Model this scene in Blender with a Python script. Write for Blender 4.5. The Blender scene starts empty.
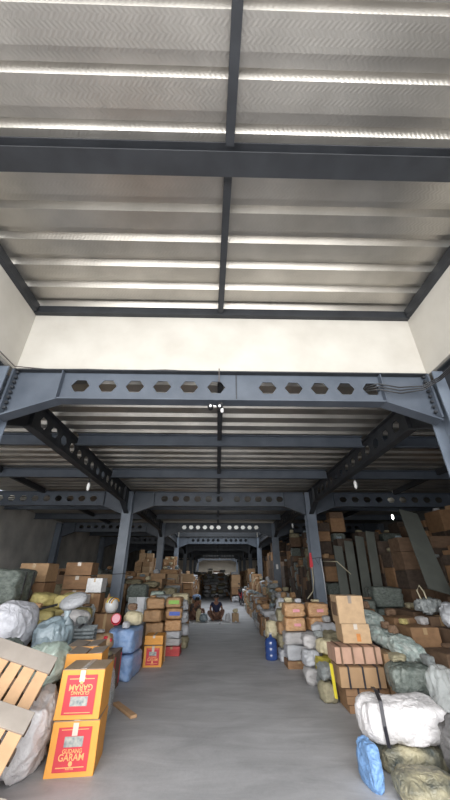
import bpy, bmesh, math, random
from mathutils import Vector, Matrix, noise
R = math.radians
rnd = random.Random(7)
S = bpy.context.scene
COL = S.collection

# ---------------------------------------------------------------- camera, sky, light, exposure
cam_d = bpy.data.cameras.new('camera'); cam = bpy.data.objects.new('camera', cam_d); COL.objects.link(cam)
cam.location = (0, 0, 1.6)
cam.rotation_euler = (R(90 + 28.7), 0, R(-1.256))
cam_d.sensor_fit = 'VERTICAL'; cam_d.sensor_height = 36; cam_d.lens = 14.4
cam_d.clip_start = 0.02; cam_d.clip_end = 300
S.camera = cam

W = bpy.data.worlds.new('sky'); S.world = W; W.use_nodes = True
bg = W.node_tree.nodes['Background']; bg.inputs[0].default_value = (0.80, 0.90, 1.0, 1); bg.inputs[1].default_value = 1.0

def area(name, loc, rot, sx, sy, power, col=(1, 1, 1)):
    l = bpy.data.lights.new(name, 'AREA'); l.shape = 'RECTANGLE'; l.size = sx; l.size_y = sy
    l.energy = power; l.color = col
    o = bpy.data.objects.new(name, l); COL.objects.link(o); o.location = loc; o.rotation_euler = rot
    return o
# daylight through the open front of the hall behind the camera: sky from above, bright yard from below
area('entrance_daylight', (-2.3, -4.2, 2.5), (R(90), 0, 0), 12.5, 4.8, 980, (1.0, 0.985, 0.96))
area('sky_daylight', (-1.0, -2.4, 4.6), (R(38), 0, 0), 10, 4.0, 840, (0.97, 0.985, 1.0))
area('yard_daylight', (0, -3.2, 0.25), (R(138), 0, 0), 9, 3.5, 110, (1.0, 0.97, 0.92))
# daylight through roof openings down the aisle; farther one added to light back wall
area('roof_daylight_and_added_fill', (0, 20.5, 5.6), (0, 0, 0), 4.6, 5.6, 210, (0.90, 0.95, 1.0))
area('roof_daylight_and_added_fill', (0, 47.7, 5.6), (0, 0, 0), 4.6, 5.6, 230, (1.0, 0.97, 0.92))
# added lamp over a made-up roof slot, brightens the left wall
area('roof_daylight_and_added_fill', (-7.4, 10.9, 4.6), (0, 0, 0), 1.0, 0.9, 60, (0.95, 0.98, 1.0))

S.view_settings.view_transform = 'Standard'; S.view_settings.look = 'None'
S.view_settings.gamma = 1; S.view_settings.use_curve_mapping = False
S.view_settings.exposure = 0.0

# ---------------------------------------------------------------- materials
MATS = {}
def mat(name, col, rough=0.7, var=0.12, scale=6.0, bump=0.0, bscale=40.0, metal=0.0, coat=0.0, alpha=1.0, emit=None, col2=None, crease=0.0):
    if name in MATS: return MATS[name]
    m = bpy.data.materials.new(name); m.use_nodes = True; nt = m.node_tree; N = nt.nodes; L = nt.links
    b = N['Principled BSDF']; tc = N.new('ShaderNodeTexCoord')
    oi = N.new('ShaderNodeObjectInfo')
    add = N.new('ShaderNodeVectorMath'); add.operation = 'ADD'
    sc = N.new('ShaderNodeVectorMath'); sc.operation = 'SCALE'; sc.inputs[3].default_value = 7.0
    L.new(oi.outputs['Location'], sc.inputs[0]); L.new(tc.outputs['Object'], add.inputs[0]); L.new(sc.outputs[0], add.inputs[1])
    no = N.new('ShaderNodeTexNoise'); no.inputs['Scale'].default_value = scale; no.inputs['Detail'].default_value = 5
    L.new(add.outputs[0], no.inputs['Vector'])
    rp = N.new('ShaderNodeValToRGB'); rp.color_ramp.elements[0].position = 0.3; rp.color_ramp.elements[1].position = 0.7
    c2 = col2 if col2 else tuple(min(1, c * (1 + var)) for c in col)
    c1 = tuple(c * (1 - var) for c in col) if not col2 else col
    rp.color_ramp.elements[0].color = (*c1, 1); rp.color_ramp.elements[1].color = (*c2, 1)
    L.new(no.outputs['Fac'], rp.inputs[0]); L.new(rp.outputs[0], b.inputs['Base Color'])
    b.inputs['Roughness'].default_value = rough; b.inputs['Metallic'].default_value = metal
    b.inputs['Coat Weight'].default_value = coat; b.inputs['Coat Roughness'].default_value = 0.22
    if bump or crease:
        n2 = N.new('ShaderNodeTexNoise'); n2.inputs['Scale'].default_value = bscale; n2.inputs['Detail'].default_value = 4
        if crease: n2.inputs['Distortion'].default_value = 1.6; n2.inputs['Scale'].default_value = bscale * 1.5
        L.new(add.outputs[0], n2.inputs['Vector'])
        bp = N.new('ShaderNodeBump'); bp.inputs['Strength'].default_value = bump or crease
        bp.inputs['Distance'].default_value = 0.02 if bump else 0.05
        L.new(n2.outputs['Fac'], bp.inputs['Height']); L.new(bp.outputs[0], b.inputs['Normal']); L.new(bp.outputs[0], b.inputs['Coat Normal'])
    if alpha < 1: b.inputs['Alpha'].default_value = alpha
    if emit:
        b.inputs['Emission Color'].default_value = (*emit[0], 1); b.inputs['Emission Strength'].default_value = emit[1]
    MATS[name] = m
    return m

M_floor = mat('concrete_floor', (0.40, 0.395, 0.40), 0.6, col2=(0.50, 0.495, 0.50), scale=1.1, bump=0.15, bscale=25)
def tune_floor():
    nt = M_floor.node_tree; N = nt.nodes; L = nt.links; b = N['Principled BSDF']
    src = b.inputs['Base Color'].links[0].from_socket
    tc = N.new('ShaderNodeTexCoord'); mp = N.new('ShaderNodeMapping'); mp.inputs['Scale'].default_value = (0.8, 2.6, 1); mp.inputs['Rotation'].default_value = (0, 0, 0.2)
    L.new(tc.outputs['Object'], mp.inputs[0])
    n = N.new('ShaderNodeTexNoise'); n.inputs['Scale'].default_value = 1.3; n.inputs['Detail'].default_value = 8; n.inputs['Roughness'].default_value = 0.7; n.inputs['Distortion'].default_value = 0.8
    L.new(mp.outputs[0], n.inputs['Vector'])
    rp = N.new('ShaderNodeValToRGB'); rp.color_ramp.elements[0].position = 0.32; rp.color_ramp.elements[1].position = 0.66
    rp.color_ramp.elements[0].color = (0.78, 0.78, 0.79, 1); rp.color_ramp.elements[1].color = (1.10, 1.10, 1.11, 1)
    L.new(n.outputs['Fac'], rp.inputs[0])
    mx = N.new('ShaderNodeMix'); mx.data_type = 'RGBA'; mx.blend_type = 'MULTIPLY'; mx.inputs[0].default_value = 1
    L.new(src, mx.inputs[6]); L.new(rp.outputs[0], mx.inputs[7]); L.new(mx.outputs[2], b.inputs['Base Color'])
tune_floor()
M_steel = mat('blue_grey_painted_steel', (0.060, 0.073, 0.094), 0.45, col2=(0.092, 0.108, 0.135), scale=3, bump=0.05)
M_steel_c = mat('column_steel_lit_tone', (0.125, 0.15, 0.19), 0.42, col2=(0.18, 0.21, 0.255), scale=3, bump=0.05)  # beam steel made paler: light on the column faces put into the colour
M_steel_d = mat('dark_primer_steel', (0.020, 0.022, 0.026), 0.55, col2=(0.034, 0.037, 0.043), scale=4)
M_wallw = mat('white_plaster', (0.46, 0.432, 0.385), 0.8, col2=(0.55, 0.525, 0.475), scale=2.0, bump=0.1, bscale=12)
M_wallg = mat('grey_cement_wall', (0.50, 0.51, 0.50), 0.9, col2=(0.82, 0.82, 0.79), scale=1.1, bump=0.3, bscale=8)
M_walld = mat('shade_dark_cement_wall', (0.10, 0.10, 0.098), 0.9, col2=(0.20, 0.20, 0.195), scale=1.1, bump=0.3, bscale=8)  # darker than the left wall: shade of the right bay put into the colour
M_back = mat('beige_back_wall', (0.36, 0.33, 0.28), 0.9, col2=(0.5, 0.46, 0.4), scale=0.8)
M_conc = mat('outside_concrete', (0.5, 0.5, 0.48), 0.8, scale=1)

def deck_mat():
    m = bpy.data.materials.new('galvanised_deck'); m.use_nodes = True; nt = m.node_tree; N = nt.nodes; L = nt.links
    b = N['Principled BSDF']; b.inputs['Roughness'].default_value = 0.36; b.inputs['Metallic'].default_value = 0.85
    tc = N.new('ShaderNodeTexCoord')
    n = N.new('ShaderNodeTexNoise'); n.inputs['Scale'].default_value = 1.5; n.inputs['Detail'].default_value = 6
    L.new(tc.outputs['Object'], n.inputs['Vector'])
    rp = N.new('ShaderNodeValToRGB'); rp.color_ramp.elements[0].color = (0.40, 0.378, 0.345, 1); rp.color_ramp.elements[1].color = (0.54, 0.512, 0.468, 1)
    rp.color_ramp.elements[0].position = 0.35; rp.color_ramp.elements[1].position = 0.65
    L.new(n.outputs['Fac'], rp.inputs[0])
    # a few rusty spots
    n3 = N.new('ShaderNodeTexNoise'); n3.inputs['Scale'].default_value = 2.2; n3.inputs['Detail'].default_value = 3
    L.new(tc.outputs['Object'], n3.inputs['Vector'])
    r3 = N.new('ShaderNodeValToRGB'); r3.color_ramp.elements[0].position = 0.74; r3.color_ramp.elements[1].position = 0.79
    L.new(n3.outputs['Fac'], r3.inputs[0])
    mx = N.new('ShaderNodeMix'); mx.data_type = 'RGBA'; L.new(r3.outputs[0], mx.inputs[0]); L.new(rp.outputs[0], mx.inputs[6]); mx.inputs[7].default_value = (0.25, 0.12, 0.05, 1)
    L.new(mx.outputs[2], b.inputs['Base Color'])
    # embossed herring-bone: diagonal waves that switch direction along x
    sx = N.new('ShaderNodeSeparateXYZ'); L.new(tc.outputs['Object'], sx.inputs[0])
    pp = N.new('ShaderNodeMath'); pp.operation = 'PINGPONG'; pp.inputs[1].default_value = 0.042; L.new(sx.outputs['Y'], pp.inputs[0])
    ad = N.new('ShaderNodeMath'); ad.operation = 'MULTIPLY_ADD'; ad.inputs[1].default_value = 0.9; L.new(pp.outputs[0], ad.inputs[0]); L.new(sx.outputs['X'], ad.inputs[2])
    ml = N.new('ShaderNodeMath'); ml.operation = 'MULTIPLY'; ml.inputs[1].default_value = 150; L.new(ad.outputs[0], ml.inputs[0])
    sn = N.new('ShaderNodeMath'); sn.operation = 'SINE'; L.new(ml.outputs[0], sn.inputs[0])
    bp = N.new('ShaderNodeBump'); bp.inputs['Strength'].default_value = 0.09; bp.inputs['Distance'].default_value = 0.004
    L.new(sn.outputs[0], bp.inputs['Height']); L.new(bp.outputs[0], b.inputs['Normal'])
    return m
M_deck = deck_mat()

CB = [mat('cardboard_tan', (0.40, 0.25, 0.135), 0.75, 0.12, 5), mat('cardboard_brown', (0.29, 0.165, 0.085), 0.75, 0.15, 5),
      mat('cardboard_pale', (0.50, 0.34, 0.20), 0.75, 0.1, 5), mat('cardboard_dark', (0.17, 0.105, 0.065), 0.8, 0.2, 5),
      mat('cardboard_greyish', (0.30, 0.245, 0.20), 0.8, 0.15, 5), mat('cardboard_shade_dark', (0.085, 0.06, 0.045), 0.85, 0.3, 5)]  # last tone has the shade of the right bay put into the cardboard
M_tape = mat('packing_tape', (0.46, 0.32, 0.18), 0.25, 0.05, coat=0.6)
M_tapec = mat('clear_tape', (0.62, 0.55, 0.48), 0.2, 0.05, coat=0.6)
M_orange = mat('orange_carton_board', (0.74, 0.33, 0.06), 0.6, 0.06, 5)
M_otop = mat('unprinted_carton_board', (0.34, 0.25, 0.17), 0.75, 0.12, 6)
M_red = mat('red_print', (0.56, 0.045, 0.06), 0.55, 0.06)
M_gold = mat('gold_print', (0.85, 0.42, 0.16), 0.5, 0.05)
M_photo = mat('grey_printed_picture', (0.16, 0.2, 0.22), 0.5, col2=(0.5, 0.48, 0.42), scale=28)
M_white = mat('white_woven_plastic', (0.54, 0.52, 0.515), 0.55, 0.08, 4, crease=0.5, bscale=7)
M_wsack = mat('bright_woven_sack', (0.74, 0.71, 0.71), 0.5, 0.06, 4, crease=0.5, bscale=9, coat=0.2)
M_whiteb = mat('white_film', (0.58, 0.59, 0.62), 0.35, 0.08, 4, crease=0.5, bscale=9, coat=0.4)
M_grey = mat('grey_film', (0.30, 0.32, 0.32), 0.3, 0.2, 6, crease=0.6, bscale=9, coat=0.5)
M_greyg = mat('grey_green_bundle', (0.10, 0.125, 0.11), 0.4, col2=(0.26, 0.29, 0.26), scale=12, crease=0.7, bscale=14, coat=0.5)
M_green = mat('pale_green_goods', (0.42, 0.52, 0.45), 0.45, col2=(0.60, 0.68, 0.61), scale=7, crease=0.5, bscale=9, coat=0.3)
M_bluegrey = mat('blue_grey_film', (0.20, 0.27, 0.31), 0.3, col2=(0.36, 0.43, 0.47), scale=6, crease=0.5, bscale=6, coat=0.5)
M_blue = mat('light_blue_film', (0.20, 0.34, 0.62), 0.4, col2=(0.34, 0.48, 0.74), scale=5, crease=0.5, bscale=7, coat=0.3)
M_skyblue = mat('sky_blue_sack', (0.20, 0.36, 0.64), 0.45, 0.15, 5, crease=0.5, bscale=8)
M_yellow = mat('dull_yellow_sheet', (0.50, 0.42, 0.17), 0.6, 0.2, 6, crease=0.3, bscale=8)
M_yellow2 = mat('olive_yellow_sack', (0.46, 0.38, 0.06), 0.5, 0.2, 5, crease=0.5, bscale=9, coat=0.2)
M_byellow = mat('bright_yellow_strip', (0.75, 0.62, 0.05), 0.45, 0.1)
M_cream = mat('cream_sack', (0.68, 0.60, 0.40), 0.6, 0.1, 4, crease=0.4, bscale=8)
M_khaki = mat('khaki_sack', (0.36, 0.32, 0.21), 0.65, 0.2, 6, crease=0.5, bscale=9)
M_orangeb = mat('tan_goods_in_film', (0.52, 0.27, 0.12), 0.28, col2=(0.68, 0.42, 0.22), scale=9, crease=0.5, bscale=9, coat=0.7)
M_kraft = mat('kraft_paper_wrap', (0.45, 0.27, 0.14), 0.55, 0.15, 5, crease=0.4, bscale=8)
M_clear = mat('clear_film', (0.72, 0.75, 0.74), 0.18, 0.05, 6, crease=0.8, bscale=12, coat=0.8, alpha=0.42)
M_milky = mat('milky_film', (0.74, 0.74, 0.80), 0.3, 0.06, 5, crease=0.7, bscale=8, coat=0.5, alpha=0.80)
M_mixed = mat('mixed_cloth_goods', (0.05, 0.065, 0.065), 0.6, col2=(0.45, 0.40, 0.26), scale=7, crease=0.6, bscale=10, coat=0.4)
M_gw = mat('green_white_cloth', (0.34, 0.45, 0.42), 0.5, col2=(0.66, 0.70, 0.66), scale=14, crease=0.8, bscale=20, coat=0.2)
M_dgrey = mat('dark_grey_tarp', (0.15, 0.145, 0.145), 0.5, 0.3, 5, crease=0.6, bscale=7, coat=0.2)
M_strap = mat('dark_strap', (0.03, 0.028, 0.035), 0.5)
M_wood = mat('raw_pallet_wood', (0.55, 0.34, 0.19), 0.7, 0.12, 6)
M_woodg = mat('weathered_grey_wood', (0.30, 0.26, 0.225), 0.8, 0.15, 5)
M_woodd = mat('dark_pallet_wood', (0.12, 0.08, 0.055), 0.8, 0.2, 6)
M_boardg = mat('grey_green_board', (0.11, 0.118, 0.105), 0.65, 0.12, 3)
M_black = mat('black_plastic', (0.02, 0.02, 0.022), 0.4)
M_wplast = mat('white_plastic', (0.75, 0.75, 0.75), 0.35)
M_lamp = mat('lamp_glass', (0.9, 0.9, 0.88), 0.25)
M_glow = mat('lit_bulb', (1, 1, 1), 0.3, emit=((1, 0.97, 0.9), 14))
M_bottle = mat('blue_bottle_plastic', (0.03, 0.07, 0.24), 0.15, 0.1, coat=0.8)
M_redp = mat('red_plastic', (0.62, 0.04, 0.06), 0.35)
M_pinkp = mat('pink_plastic', (0.78, 0.34, 0.40), 0.35)
M_skin = mat('skin', (0.30, 0.155, 0.10), 0.55, 0.06)
M_hair = mat('black_hair', (0.012, 0.010, 0.010), 0.5)
M_navy = mat('navy_cloth', (0.022, 0.026, 0.07), 0.8)
M_greyc = mat('grey_brown_cloth', (0.10, 0.085, 0.08), 0.8)
M_tan = mat('brown_cloth', (0.20, 0.11, 0.08), 0.8)
M_chrome = mat('bright_metal', (0.6, 0.6, 0.6), 0.25, metal=0.9)
M_rubber = mat('rubber', (0.015, 0.015, 0.015), 0.7)
M_rope = mat('pale_rope', (0.5, 0.45, 0.32), 0.8)
M_rods = mat('grey_rod_bundle', (0.10, 0.12, 0.13), 0.5, col2=(0.30, 0.33, 0.34), scale=20)

# ---------------------------------------------------------------- helpers
def tag(o, label=None, cat=None, group=None, kind=None):
    if label: o['label'] = label
    if cat: o['category'] = cat
    if group: o['group'] = group
    if kind: o['kind'] = kind
    return o
def empty(name, loc=(0, 0, 0), rz=0.0, label=None, cat=None, group=None):
    o = bpy.data.objects.new(name, None); COL.objects.link(o); o.location = loc; o.rotation_euler = (0, 0, rz)
    o.empty_display_size = 0.1
    return tag(o, label, cat, group)

class MB:
    def __init__(s): s.bm = bmesh.new()
    def box(s, c, d, rot=None):
        m = Matrix.Translation(c)
        if rot is not None: m = m @ rot.to_4x4()
        m = m @ Matrix.Diagonal((d[0], d[1], d[2], 1))
        bmesh.ops.create_cube(s.bm, size=1, matrix=m); return s
    def prism(s, pts, h0, h1, axis='y'):
        """pts are 2D (a,b); extruded from h0 to h1 along axis"""
        def P(a, b, h):
            return {'y': (a, h, b), 'x': (h, a, b), 'z': (a, b, h)}[axis]
        n = len(pts)
        v0 = [s.bm.verts.new(P(a, b, h0)) for a, b in pts]; v1 = [s.bm.verts.new(P(a, b, h1)) for a, b in pts]
        s.bm.faces.new(v0); s.bm.faces.new(v1[::-1])
        for i in range(n):
            j = (i + 1) % n; s.bm.faces.new((v0[j], v0[i], v1[i], v1[j]))
        return s
    def tube(s, path, r, n=8, r1=None):
        rings = []; path = [Vector(p) for p in path]
        for i, p in enumerate(path):
            t = (path[min(i + 1, len(path) - 1)] - path[max(i - 1, 0)]).normalized()
            up = Vector((0, 0, 1)) if abs(t.z) < .9 else Vector((1, 0, 0))
            a = t.cross(up).normalized(); b = t.cross(a)
            rr = r if r1 is None else r + (r1 - r) * i / (len(path) - 1)
            rings.append([s.bm.verts.new(p + rr * (a * math.cos(2 * math.pi * k / n) + b * math.sin(2 * math.pi * k / n))) for k in range(n)])
        for A, B in zip(rings, rings[1:]):
            for k in range(n): s.bm.faces.new((A[k], A[(k + 1) % n], B[(k + 1) % n], B[k]))
        s.bm.faces.new(rings[0][::-1]); s.bm.faces.new(rings[-1])
        return s
    def lathe(s, prof, n=20, c=(0, 0, 0)):
        rings = []
        for r, z in prof:
            rings.append([s.bm.verts.new((c[0] + max(r, 1e-4) * math.cos(2 * math.pi * k / n), c[1] + max(r, 1e-4) * math.sin(2 * math.pi * k / n), c[2] + z)) for k in range(n)])
        for A, B in zip(rings, rings[1:]):
            for k in range(n): s.bm.faces.new((A[k], A[(k + 1) % n], B[(k + 1) % n], B[k]))
        s.bm.faces.new(rings[0][::-1]); s.bm.faces.new(rings[-1])
        return s
    def bevel(s, w=0.005, seg=1):
        bmesh.ops.bevel(s.bm, geom=s.bm.edges[:], offset=w, segments=seg, affect='EDGES', profile=0.6); return s
    def build(s, name, m, parent=None, smooth=False, loc=None, rz=0):
        bmesh.ops.recalc_face_normals(s.bm, faces=s.bm.faces[:])
        me = bpy.data.meshes.new(name); s.bm.to_mesh(me); s.bm.free()
        if smooth:
            for f in me.polygons: f.use_smooth = True
        me.materials.append(m)
        return link(name, me, parent, loc, rz)
def link(name, me, parent=None, loc=None, rz=0):
    o = bpy.data.objects.new(name, me); COL.objects.link(o)
    if parent is not None: o.parent = parent
    if loc is not None: o.location = loc
    if rz: o.rotation_euler.z = rz
    return o
def copy_tree(o, loc=None, rz=None, label=None, group=None, parent=None):
    c = o.copy(); COL.objects.link(c)
    if parent is not None: c.parent = parent
    for ch in list(o.children): copy_tree(ch, parent=c)
    if loc is not None: c.location = loc
    if rz is not None: c.rotation_euler.z = rz
    if label: c['label'] = label
    if group: c['group'] = group
    return c

# ---------------------------------------------------------------- the setting
ZB, ZT = 3.49, 3.90           # beam bottom / top
ZD = 3.98                     # deck soffit
XL, XR = -2.75, 2.85          # aisle column lines
WL, WR = -8.0, 8.4            # side walls
FR = [3.5, 10.3, 17.1, 23.9, 30.7, 37.5, 44.3, 51.1]
YB = 52.5
tag(MB().box((0, 22, -0.1), (17, 61.2, 0.2)).build('floor', M_floor), kind='structure')
tag(MB().box((0, -18, -0.16), (40, 19, 0.2)).build('floor', M_conc), kind='structure')
def wall(name, c, d, m, ): return tag(MB().box(c, d).build(name, m), kind='structure')
# side walls: cement panels
y = -1.0
for x, nm in ((WL - 0.1, 'wall_left'), (WR + 0.1, 'wall_right')):
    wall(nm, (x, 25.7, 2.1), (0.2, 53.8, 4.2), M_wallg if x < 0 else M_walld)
wall('wall_back', (0, YB + 0.1, 2.1), (17, 0.2, 4.2), M_back)
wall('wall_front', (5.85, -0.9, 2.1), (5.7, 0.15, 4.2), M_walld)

def deck(x0, x1, y0, y1, z, name='ceiling'):
    mb = MB(); bm = mb.bm; prof = []; y = y0; P = 0.351
    while y < y1 - 0.01:
        for dy, dz in ((0, 0), (0.165, 0), (0.178, 0.068), (0.225, 0.068), (0.235, 0.068), (0.268, 0.068), (0.316, 0.0)):
            if y + dy <= y1: prof.append((y + dy, z + dz))
        y += P
    prof.append((y1, z))
    top = z + 0.12
    a = [bm.verts.new((x0, p, q)) for p, q in prof]; b = [bm.verts.new((x1, p, q)) for p, q in prof]
    for i in range(len(prof) - 1): bm.faces.new((a[i], a[i + 1], b[i + 1], b[i]))
    tv = [bm.verts.new(q) for q in ((x0, y0, top), (x1, y0, top), (x1, y1, top), (x0, y1, top))]
    bm.faces.new(tv)
    me = bpy.data.meshes.new(name); bm.to_mesh(me); bm.free(); me.materials.append(M_deck)
    return tag(link(name, me), kind='structure')
# high roof over the entrance bay, and the white upstand walls around it
ZH = 5.0
deck(XL - .1, XR + .1, -0.733, 3.75, ZH)
wall('wall_front', ((XL + XR) / 2, 3.56, 4.39), (XR - XL, 0.12, 0.95), M_wallw)
wall('wall_left', (XL + 0.06, 1.35, 4.39), (0.12, 4.3, 0.95), M_wallw)
wall('wall_right', (XR - 0.04, 1.35, 4.39), (0.12, 4.3, 0.95), M_wallw)
# low decks
for x0, x1 in ((WL, XL), (XR, WR)): deck(x0, x1, -0.8, 3.6, ZD)
holes = (2, 6)  # nearer roof opening, and the added one that lights the back wall
for i in range(7):
    for j, (x0, x1) in enumerate(((WL, XL), (XL, XR), (XR, WR))):
        if j == 1 and i in holes: continue
        if i == 1 and j == 0:      # added hidden roof slot to bring light onto the left wall
            deck(x0 + 1.1, x1, FR[i] + 0.1, 11.35, ZD); deck(x0, x1, 11.35, FR[i + 1] + 0.1, ZD); continue
        deck(x0, x1, FR[i] + 0.1, FR[i + 1] + 0.1, ZD)
deck(WL, WR, FR[7] + 0.1, YB, ZD)
for i in holes:
    a, b = FR[i] + 0.1, FR[i + 1]
    wall('wall_front', ((XL + XR) / 2, b + 0.06, 4.4), (XR - XL, 0.12, 1.0), M_wallw)
    tag(MB().box((0, 0, 0), (XR - XL - .3, .14, .36)).build('edge_beam', M_steel_d, None, loc=((XL + XR) / 2, b - .08, 4.10)), 'dark steel edge beam at the far side of the %s roof opening' % ('nearer' if i == 2 else 'added farther'), 'beam')
    wall('wall_back', ((XL + XR) / 2, a - 0.06, 4.4), (XR - XL, 0.12, 1.0), M_wallw)
    for x, nm in ((XL, 'left'), (XR, 'right')):
        wall('wall_' + nm, (x, (a + b) / 2, 4.60), (0.12, b - a, .60), M_wallw)
        tag(MB().box((0, 0, 0), (.12, b - a - .1, .36)).build('edge_beam', M_steel_d, None, loc=(x, (a + b) / 2, 4.115)), 'dark steel edge beam along the %s side of the %s roof opening' % (nm, 'nearer' if i == 2 else 'added farther'), 'beam')

# ---------------------------------------------------------------- steel
def castellated(L, hx, z0=ZB, z1=ZT, hw=0.115, hh=0.085, t=0.012, gap=0.05):
    """web along +x from 0 to L with hexagonal openings centred at hx; returns MB"""
    mb = MB(); zc = (z0 + z1) / 2; x = 0
    for h in sorted(hx):
        a, b = h - hw - gap / 2, h + hw + gap / 2
        if a > x + 1e-4: mb.box(((a + x) / 2, 0, zc), (a - x, t, z1 - z0))
        mb.prism([(a, zc), (h - hw, zc), (h - hw * .5, zc + hh), (h + hw * .5, zc + hh), (h + hw, zc), (b, zc), (b, z1), (a, z1)], -t / 2, t / 2)
        mb.prism([(a, zc), (h - hw, zc), (h - hw * .5, zc - hh), (h + hw * .5, zc - hh), (h + hw, zc), (b, zc), (b, z0), (a, z0)], -t / 2, t / 2)
        x = b
    if x < L: mb.box(((x + L) / 2, 0, zc), (L - x, t, z1 - z0))
    return mb
def make_beam(L, hx, haunch=0.62, bolts=False, rot=0, m=None, label='', fw=0.16):
    m = m or M_steel
    o = empty('castellated_beam', (0, 0, ZB), 0, label, 'beam')
    z0, z1 = 0, ZT - ZB
    castellated(L, hx, z0, z1).build('web', m, o)
    MB().box((L / 2, 0, z1 - .008), (L, fw, .016)).build('top_flange', M_steel_d if bolts else m, o)
    if haunch:
        MB().box((L / 2, 0, z0 - .008), (L - 2 * haunch, fw, .016)).build('bottom_flange', m, o)
        for s in (0, 1):
            f = (lambda x: L - x) if s else (lambda x: x)
            hb = MB().prism([(f(0), z0), (f(haunch), z0), (f(0), z0 - .24)], -.006, .006)
            hb.build('haunch_web', m, o)
            MB().prism([(f(0), z0 - .24), (f(haunch), z0), (f(haunch + .02), z0 - .016), (f(0), z0 - .262)], -fw / 2, fw / 2).build('haunch_flange', m, o)
            MB().box((f(haunch), 0, (z0 + z1) / 2), (.012, fw, z1 - z0)).build('stiffener', m, o)
            if bolts:
                MB().box((f(0.012), -0.0, z0 + .08), (.024, .2, .62)).build('end_plate', m, o)
                for k in range(8):
                    MB().box((f(0.04), -.045, z1 - .04 - k * .072), (.035, .03, .03)).build('bolt', M_steel_d, o)
    else:
        MB().box((L / 2, 0, z0 - .008), (L, fw, .016)).build('bottom_flange', m, o)
    return o
def make_column(label, h=ZT - .02, w=0.28, d=0.30):
    o = empty('steel_column', (0, 0, 0), 0, label, 'column')
    for s in (-1, 1): MB().box((0, s * d / 2, h / 2 + .01), (w, .018, h - .02)).build('flange', M_steel_c, o)
    MB().box((0, 0, h / 2 + .01), (.014, d, h - .02)).build('web', M_steel_c, o)
    MB().box((0, 0, .01), (w + .1, d + .1, .02)).build('base_plate', M_steel_c, o)
    return o
ordn = ['nearest', 'second', 'third', 'fourth', 'fifth', 'sixth', 'seventh', 'farthest']
col0 = None
Lm = (XR - XL) - .30
def ctr(x): return x - (XL + .15)
hx1 = [ctr(-1.75 + .343 * k) for k in range(6)] + [ctr(0.62 + .335 * k) for k in range(5)]
hxn = [ctr(-1.66 + .343 * k) for k in range(6)] + [ctr(0.60 + .335 * k) for k in range(5)]
mainb = None
for i, y in enumerate(FR):
    # columns
    for side, x in (('left', XL), ('right', XR)):
        lb = 'blue-grey steel H column on the %s side of the aisle in the %s cross frame' % (side, ordn[i])
        if col0 is None: col0 = make_column(lb); c = col0
        else: c = copy_tree(col0, label=lb)
        c.location = (x, y, 0)
    for side, x in (('left', WL + .2), ('right', WR - .2)):
        c = copy_tree(col0, (x, y, 0), 0, 'dark steel post against the %s side wall under the %s cross frame' % (side, ordn[i]))
    lb = 'blue-grey steel beam with hexagonal openings spanning the aisle, %s of the row' % ordn[i]
    if i == 0: b = make_beam(Lm, hx1, bolts=True, label=lb)
    elif mainb is None: mainb = b = make_beam(Lm, hxn, label=lb)
    else: b = copy_tree(mainb, label=lb)
    b.location = (XL + .15, y, ZB)
side_b = None
for i, y in enumerate(FR):
    for side, x0, x1 in (('left', WL + .35, XL - .15), ('right', XR + .15, WR - .35)):
        lb = 'steel beam with hexagonal openings over the %s storage bay in the %s cross frame' % (side, ordn[i])
        if side_b is None: side_b = b = make_beam(x1 - x0, [.9 + .36 * k for k in range(9)], label=lb)
        else:
            b = copy_tree(side_b, label=lb)
        b.location = (x0, y, ZB)
        if side == 'right': b.scale.x = (x1 - x0) / (XL - .15 - WL - .35)
# longitudinal castellated beams between frames
lon = None
for i in range(-1, 7):
    y0 = FR[i] if i >= 0 else -3.0
    for side, x in (('left', XL), ('right', XR)):
        lb = 'lengthwise steel beam with openings above the %s columns, %s' % (side, 'beside the high roof' if i < 0 else 'between the %s and %s frames' % (ordn[i], ordn[i + 1]))
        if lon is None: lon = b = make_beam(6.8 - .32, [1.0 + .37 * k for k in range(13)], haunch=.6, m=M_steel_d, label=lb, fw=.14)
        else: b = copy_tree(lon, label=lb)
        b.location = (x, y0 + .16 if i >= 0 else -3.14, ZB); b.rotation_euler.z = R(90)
# transverse joists and lengthwise purlins under the low deck
for i in range(0, 7):
    for k in (1, 2):
        for j, (x0, x1, sd) in enumerate(((WL + .05, XL - .08, 'left bay'), (XL + .08, XR - .08, 'aisle'), (XR + .08, WR - .05, 'right bay'))):
            if j == 1 and i in holes: continue
            y = FR[i] + 6.8 * k / 3
            o = empty('steel_joist', (x0, y, 3.74), 0, 'dark channel joist under the deck over the %s, %s one past the %s frame' % (sd, 'first' if k == 1 else 'second', ordn[i]), 'joist')
            L = x1 - x0
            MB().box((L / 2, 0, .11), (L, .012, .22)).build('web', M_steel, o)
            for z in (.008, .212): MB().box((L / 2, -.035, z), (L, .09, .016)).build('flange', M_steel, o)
for i in range(0, 7):
    for xp, nm in ((0.02, 'aisle middle'), (-5.4, 'left bay'), (5.6, 'right bay')):
        if xp == 0.02 and i in holes: continue
        for k in range(3):
            a = FR[i] + 6.8 * k / 3 + (.1 if k == 0 else .05); b = FR[i] + 6.8 * (k + 1) / 3 - .1
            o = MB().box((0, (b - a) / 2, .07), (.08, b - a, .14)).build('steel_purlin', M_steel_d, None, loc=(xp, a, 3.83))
            tag(o, 'dark lengthwise steel purlin under the %s deck, %s third after the %s frame' % (nm, ['first', 'middle', 'last'][k], ordn[i]), 'purlin')
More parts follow.
